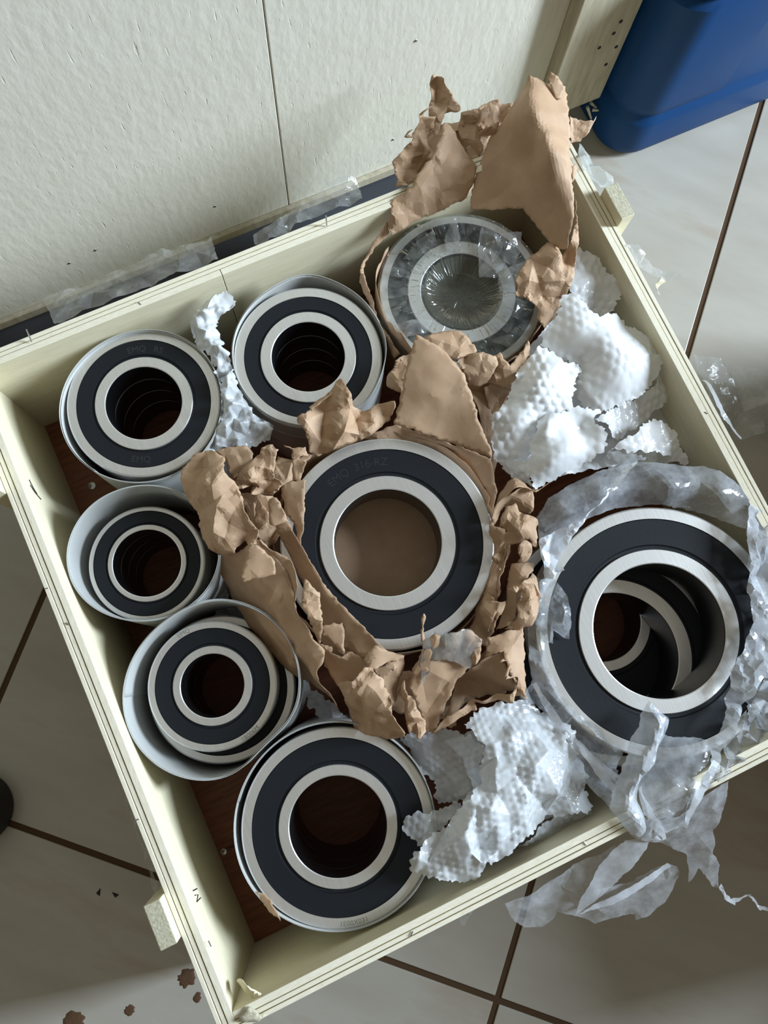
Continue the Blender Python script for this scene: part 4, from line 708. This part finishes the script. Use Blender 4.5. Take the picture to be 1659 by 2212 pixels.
bw([(0.2869,0.0148,0.188),(0.3016,0.0172,0.186),(0.3352,0.0037,0.178),(0.3326,-0.0017,0.172),(0.3158,-0.0032,0.17),(0.2922,-0.0014,0.176),(0.2609,0.0038,0.186),(0.2767,0.0126,0.194)], 214, w2, m='bubble_clear', b=.0066, amp=.002)
flap('bubble_backing', [(0.244,0.1099,0.165),(0.2882,0.1075,0.17),(0.3383,0.0802,0.175),(0.3464,0.0414,0.175),(0.3312,0.0089,0.17),(0.2822,0.0167,0.18),(0.2369,0.0194,0.19),(0.2097,0.0445,0.19),(0.2475,0.0683,0.19),(0.2518,0.0893,0.17)], M['bubble'], w2, seed=215, h=.005, amp=.003, thick=0)
w3 = thing('bubble_wrap', 'shiny strip of bubble wrap squeezed between the two back sleeves', 'bubble wrap', (.2, .49, .0445))
bw([(0.1865,0.5488,0.182),(0.1885,0.555,0.184),(0.191,0.5595,0.185),(0.1964,0.5637,0.187),(0.2016,0.568,0.188),(0.2084,0.5691,0.189),(0.2157,0.5695,0.19),(0.2243,0.5678,0.19),(0.2337,0.5657,0.19),(0.2367,0.5588,0.188),(0.2324,0.5546,0.187),(0.2278,0.5505,0.187),(0.2188,0.5494,0.189),(0.2126,0.5477,0.19),(0.2113,0.5397,0.191),(0.2093,0.5316,0.191),(0.209,0.5203,0.19),(0.2085,0.5095,0.189),(0.2076,0.5006,0.189),(0.2062,0.4932,0.188),(0.2057,0.486,0.187),(0.2046,0.4791,0.187),(0.2054,0.4703,0.186),(0.2069,0.4612,0.185),(0.2084,0.4554,0.183),(0.2096,0.4501,0.181),(0.2157,0.4411,0.178),(0.2208,0.435,0.176),(0.2178,0.4306,0.174),(0.2139,0.4276,0.172),(0.2018,0.426,0.174),(0.1908,0.426,0.176),(0.1841,0.427,0.178),(0.1784,0.431,0.178),(0.1663,0.4349,0.178),(0.1552,0.4413,0.178),(0.1615,0.4437,0.18),(0.1664,0.4458,0.182),(0.175,0.4534,0.184),(0.1816,0.4609,0.186),(0.188,0.4767,0.187),(0.1926,0.4918,0.188),(0.1927,0.5075,0.188),(0.1913,0.5244,0.187),(0.186,0.532,0.184),(0.1859,0.5405,0.182)], 221, w3, m='bubble',
   inner=[(0.2072,0.5513,0.198),(0.1987,0.5258,0.197),(0.1936,0.4666,0.192),(0.191,0.4405,0.187)], b=.0066, amp=.0032, cell=.011, bubh=.002)
w4 = thing('bubble_wrap', 'small crumpled bubble wrap scrap deep between the sleeves and the brown paper', 'bubble wrap', (.16, .33, .0445))
bw([(0.0975,0.3231,0.1),(0.1176,0.3379,0.11),(0.1193,0.3073,0.11),(0.1256,0.2651,0.11),(0.1049,0.2651,0.1),(0.0949,0.2994,0.1)], 231, w4, m='bubble_clear', amp=.004, cell=.015)
bw([(0.147,0.2071,0.12),(0.1579,0.193,0.13),(0.1706,0.1685,0.13),(0.1752,0.147,0.12),(0.1493,0.1638,0.12),(0.1443,0.1848,0.12)], 232, w4, m='bubble_clear', amp=.004, cell=.015)

# ---------------------------------------------------------------- torn clear bag round the right bearing
bag = thing('plastic_bag', 'torn clear plastic bag round the largest bearing, draped over the front edge', 'plastic bag', (GC[0], GC[1], .0445))
def bg_(out, seed, m='bag', **k): return cl(out, seed, bag, M[m], 'torn_sheet', **k)
bg_([(0.4025,0.2545,0.19),(0.4211,0.2669,0.192),(0.4458,0.2695,0.194),(0.4761,0.2694,0.197),(0.5076,0.2626,0.2),(0.5274,0.2519,0.203),(0.5463,0.2401,0.205),(0.5609,0.232,0.207),(0.5698,0.2235,0.21),(0.5782,0.2031,0.213),(0.581,0.1849,0.214),(0.5689,0.1652,0.208),(0.5617,0.1726,0.203),(0.5536,0.1815,0.2),(0.5436,0.1952,0.196),(0.5305,0.2061,0.195),(0.5004,0.2232,0.196),(0.4717,0.2328,0.196),(0.4443,0.2346,0.195),(0.4205,0.2293,0.194),(0.3997,0.2203,0.193),(0.3954,0.2342,0.191)], 301, amp=.0014, cell=.035, h=.004,
    inner=[(0.4615,0.2512,0.212),(0.5186,0.2289,0.217),(0.5533,0.2043,0.216),(0.4279,0.2542,0.204)])
bg_([(0.4097,0.2611,0.188),(0.4422,0.2649,0.19),(0.4888,0.2626,0.192),(0.5273,0.2506,0.19),(0.4716,0.2511,0.182),(0.4323,0.2481,0.178),(0.4087,0.2397,0.178)], 302, m='bag', amp=.003)
bg_([(0.4986,0.2607,0.222),(0.4914,0.2611,0.224),(0.4813,0.2576,0.225),(0.4647,0.2492,0.224),(0.4479,0.2405,0.222),(0.4332,0.2357,0.22),(0.4131,0.2358,0.215),(0.3911,0.2352,0.208),(0.3868,0.2242,0.207),(0.3851,0.2116,0.205),(0.3822,0.202,0.203),(0.3888,0.2002,0.204),(0.3937,0.1998,0.204),(0.3986,0.2032,0.206),(0.3991,0.2108,0.208),(0.4094,0.2201,0.211),(0.4224,0.2271,0.215),(0.4358,0.2348,0.219),(0.4467,0.2383,0.222),(0.4641,0.2463,0.224),(0.4822,0.2549,0.225)], 303, m='bag_white', amp=.002, cell=.012)
bg_([(0.3814,0.2032,0.203),(0.389,0.2005,0.204),(0.3905,0.1897,0.207),(0.3911,0.1794,0.209),(0.3882,0.1675,0.209),(0.3837,0.1565,0.207),(0.3776,0.1458,0.203),(0.3722,0.1514,0.203),(0.368,0.1586,0.203),(0.3632,0.1485,0.202),(0.3582,0.1534,0.201),(0.355,0.1602,0.2),(0.3578,0.1731,0.2),(0.3632,0.1885,0.2),(0.3737,0.2007,0.201)], 304, m='bag', amp=.003, cell=.014)
bg_([(0.3754,0.2077,0.199),(0.3798,0.2023,0.202),(0.3727,0.1838,0.204),(0.3632,0.1661,0.203),(0.3559,0.1475,0.202),(0.3508,0.1324,0.201),(0.3495,0.1113,0.2),(0.3573,0.086,0.199),(0.367,0.0696,0.199),(0.3722,0.0535,0.199),(0.3769,0.0407,0.199),(0.3659,0.0307,0.196),(0.3544,0.0421,0.194),(0.3436,0.064,0.192),(0.3363,0.0844,0.19),(0.3332,0.1054,0.19),(0.3347,0.1266,0.19),(0.3405,0.1459,0.191),(0.3501,0.1681,0.193),(0.3623,0.1892,0.196)], 305, m='bag', amp=.002, cell=.016)
bg_([(0.3223,0.1191,0.188),(0.3345,0.1267,0.191),(0.3361,0.1172,0.193),(0.3346,0.1006,0.193),(0.3354,0.0827,0.19),(0.3305,0.0804,0.187),(0.3285,0.09,0.187),(0.3308,0.0977,0.188),(0.3262,0.1085,0.188)], 306, m='bag', amp=.003, cell=.012)
bg_([(0.3351,0.083,0.192),(0.3446,0.0634,0.195),(0.3565,0.0394,0.197),(0.3661,0.0288,0.199),(0.3568,0.0194,0.205),(0.3428,0.009,0.214),(0.34,0.0182,0.2),(0.3378,0.0306,0.192),(0.3346,0.0485,0.188),(0.3432,0.0533,0.19)], 307, m='bag', amp=.003, cell=.014)
bg_([(0.4127,0.0722,0.214),(0.4173,0.0613,0.216),(0.4214,0.0505,0.214),(0.4159,0.0437,0.213),(0.3968,0.0307,0.212),(0.3785,0.0182,0.212),(0.3661,0.0045,0.216),(0.3638,-0.014,0.219),(0.3718,-0.0341,0.208),(0.3587,-0.0281,0.211),(0.3486,-0.0169,0.215),(0.3448,-0.0035,0.217),(0.3415,0.0096,0.216),(0.3478,0.016,0.214),(0.3569,0.0245,0.212),(0.3683,0.0336,0.211),(0.3805,0.0432,0.211),(0.3916,0.054,0.211),(0.4019,0.064,0.212)], 308, m='bag_mid', amp=.0008, cell=.03,
    inner=[(0.4065,0.0588,0.228),(0.395,0.0497,0.228),(0.382,0.0393,0.227),(0.3674,0.0258,0.227),(0.354,0.0119,0.226),(0.3538,-0.0103,0.224)])
bg_([(0.413,0.0707,0.219),(0.4154,0.0625,0.221),(0.4195,0.0517,0.219),(0.4162,0.0473,0.218),(0.4134,0.05,0.214),(0.4115,0.0597,0.214)], 319, m='bag', amp=.0004)
bg_([(0.3637,-0.0139,0.2195),(0.3734,0.0138,0.219),(0.3765,0.0169,0.222),(0.3712,-0.0087,0.223),(0.3748,-0.0335,0.212),(0.3709,-0.033,0.2115)], 320, m='bag_mid', amp=.0005)
bg_([(0.3321,0.1244,0.196),(0.3352,0.1247,0.199),(0.3407,0.0852,0.2),(0.3505,0.0534,0.203),(0.3627,0.0257,0.21),(0.358,0.0228,0.209),(0.3447,0.0496,0.201),(0.3332,0.0821,0.197)], 321, m='bag_mid', amp=.0008)
bg_([(0.3424,0.0656,0.203),(0.3461,0.0662,0.205),(0.353,0.0404,0.209),(0.3555,0.0214,0.214),(0.3503,0.0186,0.212),(0.346,0.0379,0.206)], 322, m='bag_mid', amp=.0008)
bg_([(0.4131,0.0426,0.199),(0.4214,0.0349,0.2),(0.4402,0.0254,0.201),(0.4538,0.0166,0.202),(0.4433,0.006,0.203),(0.4279,-0.0051,0.208),(0.4093,-0.0157,0.216),(0.3932,-0.0282,0.217),(0.3761,-0.0287,0.215),(0.3647,-0.0066,0.218),(0.3728,0.0127,0.21),(0.3896,0.0247,0.203)], 309, m='bag', amp=.0014, cell=.035, inner=[(0.3959,0.0065,0.213)])
bg_([(0.5785,0.1854,0.219),(0.5822,0.1807,0.218),(0.5868,0.1708,0.216),(0.5812,0.1326,0.214),(0.5409,0.0621,0.214),(0.5191,0.0505,0.216),(0.4995,0.0425,0.218),(0.4801,0.0304,0.22),(0.4578,0.0157,0.221),(0.4358,0.0013,0.222),(0.4163,-0.014,0.222),(0.3923,-0.0313,0.22),(0.3936,-0.024,0.219),(0.414,-0.0054,0.218),(0.4334,0.0079,0.216),(0.4499,0.0187,0.214),(0.4674,0.0337,0.213),(0.4829,0.0499,0.212),(0.492,0.063,0.212),(0.505,0.0721,0.213),(0.5134,0.0782,0.214),(0.5286,0.0919,0.214),(0.5319,0.097,0.214),(0.5372,0.1122,0.214),(0.537,0.1168,0.214),(0.5472,0.1344,0.215),(0.5609,0.164,0.217),(0.5701,0.178,0.218)], 310, m='bag_mid', amp=.0034, cell=.02)
bg_([(0.5407,0.0893,0.2),(0.568,0.0949,0.2),(0.5082,-0.0097,0.2),(0.482,-0.0097,0.205),(0.4581,-0.0064,0.21),(0.4385,-0.0133,0.214),(0.4346,-0.0072,0.215),(0.4593,0.01,0.212),(0.485,0.0274,0.208),(0.5062,0.0433,0.205)], 311, m='bag', amp=.005, cell=.014)
bg_([(0.3422,0.0106,0.217),(0.3493,0.003,0.22),(0.3581,-0.0051,0.22),(0.3733,-0.0145,0.219),(0.3917,-0.0211,0.219),(0.4063,-0.0177,0.22),(0.4251,-0.014,0.222),(0.4418,-0.013,0.221),(0.4374,-0.0251,0.214),(0.4291,-0.0358,0.208),(0.4239,-0.0433,0.203),(0.4178,-0.0481,0.198),(0.4161,-0.0582,0.193),(0.4112,-0.0666,0.188),(0.4139,-0.0754,0.184),(0.4153,-0.085,0.18),(0.4115,-0.0913,0.176),(0.4112,-0.097,0.173),(0.4079,-0.1033,0.17),(0.4036,-0.1,0.17),(0.4025,-0.0943,0.172),(0.3997,-0.0831,0.178),(0.396,-0.0754,0.182),(0.3918,-0.0789,0.18),(0.3864,-0.0836,0.176),(0.3839,-0.084,0.175),(0.3889,-0.0705,0.183),(0.3897,-0.0589,0.19),(0.3731,-0.0406,0.2),(0.3598,-0.0291,0.207),(0.3494,-0.0181,0.211),(0.3453,-0.0041,0.215)], 312, m='bag', amp=.0014, cell=.035, inner=[(0.381,-0.032,0.21),(0.3633,-0.0182,0.217)])
bg_([(0.3553,-0.0235,0.208),(0.3638,-0.0313,0.204),(0.3581,-0.0376,0.2),(0.344,-0.0466,0.194),(0.3241,-0.0553,0.187),(0.3022,-0.0633,0.18),(0.2833,-0.0688,0.174),(0.2906,-0.0583,0.178),(0.3048,-0.047,0.184),(0.32,-0.0341,0.192),(0.333,-0.026,0.199),(0.3441,-0.0217,0.205)], 313, m='bag_mid', amp=.0006, cell=.03)
bg_([(0.2858,-0.0676,0.175),(0.3219,-0.0644,0.18),(0.3534,-0.0635,0.182),(0.3738,-0.062,0.182),(0.376,-0.0655,0.182),(0.3508,-0.0698,0.18),(0.3146,-0.0724,0.176)], 317, m='bag_mid', amp=.0006, cell=.03)
bg_([(0.4397,0.007,0.216),(0.4422,0.0018,0.217),(0.4269,-0.0067,0.222),(0.4063,-0.0192,0.223),(0.3914,-0.0306,0.221),(0.39,-0.0282,0.22),(0.4057,-0.013,0.222),(0.424,-0.0016,0.22)], 318, m='bag_white', amp=.0008, cell=.02)
bg_([(0.2328,-0.0338,0.168),(0.2532,-0.0361,0.172),(0.2802,-0.0328,0.178),(0.3087,-0.0282,0.184),(0.3382,-0.0263,0.19),(0.3229,-0.0437,0.182),(0.3088,-0.0531,0.176),(0.3346,-0.0617,0.174),(0.3569,-0.0613,0.176),(0.3751,-0.0627,0.178),(0.3813,-0.0684,0.177),(0.3815,-0.0748,0.175),(0.3794,-0.0794,0.173),(0.371,-0.0889,0.168),(0.3614,-0.096,0.164),(0.3529,-0.0978,0.161),(0.3454,-0.1011,0.158),(0.3374,-0.0993,0.157),(0.3319,-0.1006,0.155),(0.3335,-0.0953,0.157),(0.3207,-0.0913,0.157),(0.3087,-0.0877,0.157),(0.2978,-0.0862,0.156),(0.2919,-0.0794,0.158),(0.2842,-0.0726,0.16),(0.2716,-0.0616,0.163),(0.2659,-0.0664,0.16),(0.2544,-0.0697,0.156),(0.2404,-0.0639,0.156),(0.2343,-0.0546,0.159),(0.2326,-0.0455,0.163)], 314, m='bag', amp=.0014, cell=.035)
bg_([(0.4076,-0.1012,0.171),(0.4108,-0.0996,0.172),(0.4112,-0.1101,0.168),(0.4162,-0.1192,0.165),(0.4249,-0.1206,0.164),(0.4333,-0.1219,0.163),(0.4354,-0.1277,0.161),(0.4371,-0.1362,0.158),(0.4439,-0.1421,0.156),(0.4508,-0.1498,0.154),(0.4497,-0.1518,0.154),(0.4411,-0.1437,0.156),(0.4348,-0.1385,0.158),(0.4331,-0.1294,0.16),(0.431,-0.1242,0.163),(0.4221,-0.1231,0.164),(0.415,-0.1223,0.164),(0.4082,-0.1131,0.167)], 315, m='bag_white', amp=.0012, cell=.008, h=.002)
bg_([(0.5827,0.1777,0.214),(0.6099,0.1682,0.2),(0.5628,0.0753,0.19),(0.5397,0.0875,0.2),(0.5413,0.1109,0.208),(0.5561,0.1445,0.211)], 316, m='bag', amp=.004, cell=.016)

# ---------------------------------------------------------------- tape, loose film and small things outside the crate
def tape(name, out, seed, label, cat, m='tape', **k):
    o = cl(out, seed, None, M[m], name, **k); return tag(o, label, cat)
tape('clear_tape', [(0.0733,0.6322,0.19),(0.0774,0.5936,0.208),(0.1138,0.592,0.2105),(0.1584,0.592,0.2108),(0.2039,0.593,0.2106),(0.2356,0.5922,0.2105),(0.2392,0.6188,0.202),(0.2141,0.6256,0.195),(0.1917,0.6294,0.192),(0.1451,0.6302,0.19),(0.1087,0.6309,0.19)], 401, 'long strip of clear tape hanging along the back edge, near the back left corner', 'tape', amp=.0013, cell=.018)
tape('clear_tape', [(0.276,0.6069,0.203),(0.2729,0.5921,0.2105),(0.3152,0.5938,0.211),(0.3463,0.5937,0.211),(0.3831,0.5939,0.211),(0.3881,0.6099,0.204),(0.3892,0.6219,0.202),(0.3777,0.6275,0.204),(0.3612,0.6262,0.207),(0.3506,0.6207,0.208),(0.3344,0.6163,0.208),(0.3178,0.6112,0.206),(0.298,0.6096,0.204)], 402, 'crumpled strip of clear tape on the back edge beside the brown paper', 'tape', amp=.0016, cell=.014)
tape('frosted_tape', [(0.602,0.5673,0.205),(0.608,0.563,0.2),(0.6169,0.5432,0.195),(0.6202,0.5172,0.2),(0.6104,0.5154,0.205),(0.5983,0.5153,0.2105),(0.5932,0.5237,0.2115),(0.5896,0.5389,0.2125),(0.5913,0.5518,0.212)], 403, 'frosted tape strip on the right edge behind the wooden cleat', 'tape', m='frost', amp=.0012)
tape('clear_tape', [(0.5922,0.4529,0.212),(0.6082,0.4524,0.2),(0.6157,0.4428,0.19),(0.6239,0.4321,0.18),(0.6426,0.424,0.168),(0.6601,0.4153,0.16),(0.644,0.4169,0.162),(0.6294,0.4179,0.165),(0.6283,0.4084,0.158),(0.6255,0.4097,0.16),(0.6273,0.4183,0.168),(0.6124,0.427,0.185),(0.5921,0.4309,0.212),(0.5912,0.4418,0.2125)], 404, 'torn tape scrap sticking out from the right edge over the tiles', 'tape', amp=.002, cell=.014)
tape('clear_tape', [(-0.0201,0.1977,0.19),(-0.0201,0.1894,0.19),(-0.0219,0.1653,0.188),(-0.0238,0.1414,0.186),(-0.0254,0.1257,0.185),(-0.0256,0.1074,0.184),(-0.0273,0.1028,0.183),(-0.0309,0.1026,0.182),(-0.0332,0.1061,0.182),(-0.0287,0.1227,0.183),(-0.0271,0.1364,0.184),(-0.0249,0.1541,0.186),(-0.0227,0.1759,0.188)], 405, 'narrow twisted strip of clear tape down the outside of the left side', 'tape', amp=.002, cell=.01, h=.0026)
tape('plastic_sheet', [(0.6914,0.358,0.05),(0.724,0.3417,0.04),(0.7726,0.309,0.03),(0.8188,0.2678,0.02),(0.7934,0.2239,0.02),(0.7429,0.2465,0.02),(0.7081,0.2499,0.02),(0.689,0.2626,0.03),(0.6807,0.29,0.045),(0.6816,0.3234,0.05)], 406, 'clear plastic sheet lying on the tiles against the right side of the crate', 'plastic sheet', amp=.004, cell=.03, h=.006)
tape('plastic_strip', [(0.6068,0.3087,0.19),(0.6088,0.3068,0.19),(0.6171,0.2777,0.18),(0.6255,0.2444,0.17),(0.6235,0.2428,0.17),(0.6128,0.2745,0.18)], 407, 'thin white plastic strip hanging on the outside of the right side', 'plastic strip', m='bag_white', amp=.0006, h=.003)
tape('clear_tape', [(0.2312,-0.0146,0.19),(0.2249,-0.0178,0.185),(0.2141,-0.0228,0.178),(0.2045,-0.0282,0.172),(0.1982,-0.0318,0.168),(0.1934,-0.0365,0.164),(0.191,-0.0349,0.164),(0.1912,-0.0311,0.166),(0.1884,-0.0274,0.167),(0.1921,-0.0254,0.17),(0.2021,-0.0207,0.177),(0.2115,-0.0173,0.183)], 408, 'thin torn film tail hanging below the front edge, left of the bag', 'tape', amp=.001, h=.0026)
def pebble(name, c, rx, ry, rot, m, label, cat, hgt=.0008, seed=0, group=None):
    rng = random.Random(seed); bm = bmesh.new(); n = 28; cen = bm.verts.new((0, 0, hgt)); rings = []
    jit = [1 + rng.uniform(-.18, .18) for _ in range(n)]
    for f, z in ((.6, hgt * .95), (.9, hgt * .6), (1, 0)):
        rings.append([bm.verts.new((f * jit[k] * rx * math.cos(2 * PI * k / n), f * jit[k] * ry * math.sin(2 * PI * k / n), z)) for k in range(n)])
    for k in range(n): bm.faces.new((cen, rings[0][k], rings[0][(k + 1) % n]))
    for A, B in zip(rings, rings[1:]):
        for k in range(n): bm.faces.new((A[k], B[k], B[(k + 1) % n], A[(k + 1) % n]))
    o = obj(name, bm, m, None, 60); o.location = (c[0], c[1], .0001); o.rotation_euler = (0, 0, rot); return tag(o, label, cat, group)
G_ = 'mud spots on the tiles at the lower left'
pebble('mud_spot', (-0.0848,-0.0109,0), .0095, .0085, .2, M['mud'], 'round brown mud spot on the tile closest to the crate corner', 'stain', .0008, 1, G_)
pebble('mud_spot', (-0.0826,-0.0326,0), .0035, .0055, -.7, M['mud'], 'small oval mud spot just below the round one by the crate corner', 'stain', .0006, 2, G_)
pebble('mud_spot', (-0.1482,-0.014,0), .0055, .0048, .4, M['mud'], 'small mud spot on the bottom tile, between two larger ones', 'stain', .0006, 3, G_)
pebble('mud_spot', (-0.2027,0.0008,0), .012, .009, .1, M['mud'], 'largest mud spot, cut off by the lower picture edge', 'stain', .0008, 4, G_)
def chip(c, rot, label, seed):
    bm = bmesh.new(); v = [bm.verts.new(p) for p in ((-.004, -.002, .0005), (.004, -.0005, .0005), (-.002, .0025, .0005), (-.001, 0, .0025))]
    for f in ((0, 1, 3), (1, 2, 3), (2, 0, 3), (0, 2, 1)): bm.faces.new([v[i] for i in f])
    o = obj('black_chip', bm, M['chip'], None); o.location = c; o.rotation_euler = (0, 0, rot); return tag(o, label, 'chip', 'black chips on the tile')
chip((-0.1349,0.1041,0), .9, 'tiny black chip on the left tile, the one farther from the crate', 1)
chip((-0.1213,0.0947,0), 2.2, 'tiny black chip on the left tile, the one nearer the crate', 2)
ft = obj('rubber_foot', lathe([(.0005, .0003), (.033, .0003), (.036, .003), (.036, .022), (.032, .03), (.0005, .032)], 64, False), M['footrubber'], None, 30)
ft.location = (-0.2163,0.2337,0); tag(ft, 'round black rubber foot at the left edge of the picture', 'furniture foot')
scrap = flap('paper_scrap', [(0.0469,0.0696,0.186),(0.0484,0.0671,0.1865),(0.0538,0.0633,0.1865),(0.0558,0.0554,0.186),(0.0573,0.0456,0.185),(0.056,0.0388,0.184),(0.0528,0.045,0.1838),(0.0495,0.0538,0.184),(0.0475,0.0615,0.185)], M['kraft'], None, seed=77, h=.0026, amp=.0006)
tag(scrap, 'brown torn scrap stuck inside the rim of the front sleeve', 'paper scrap')
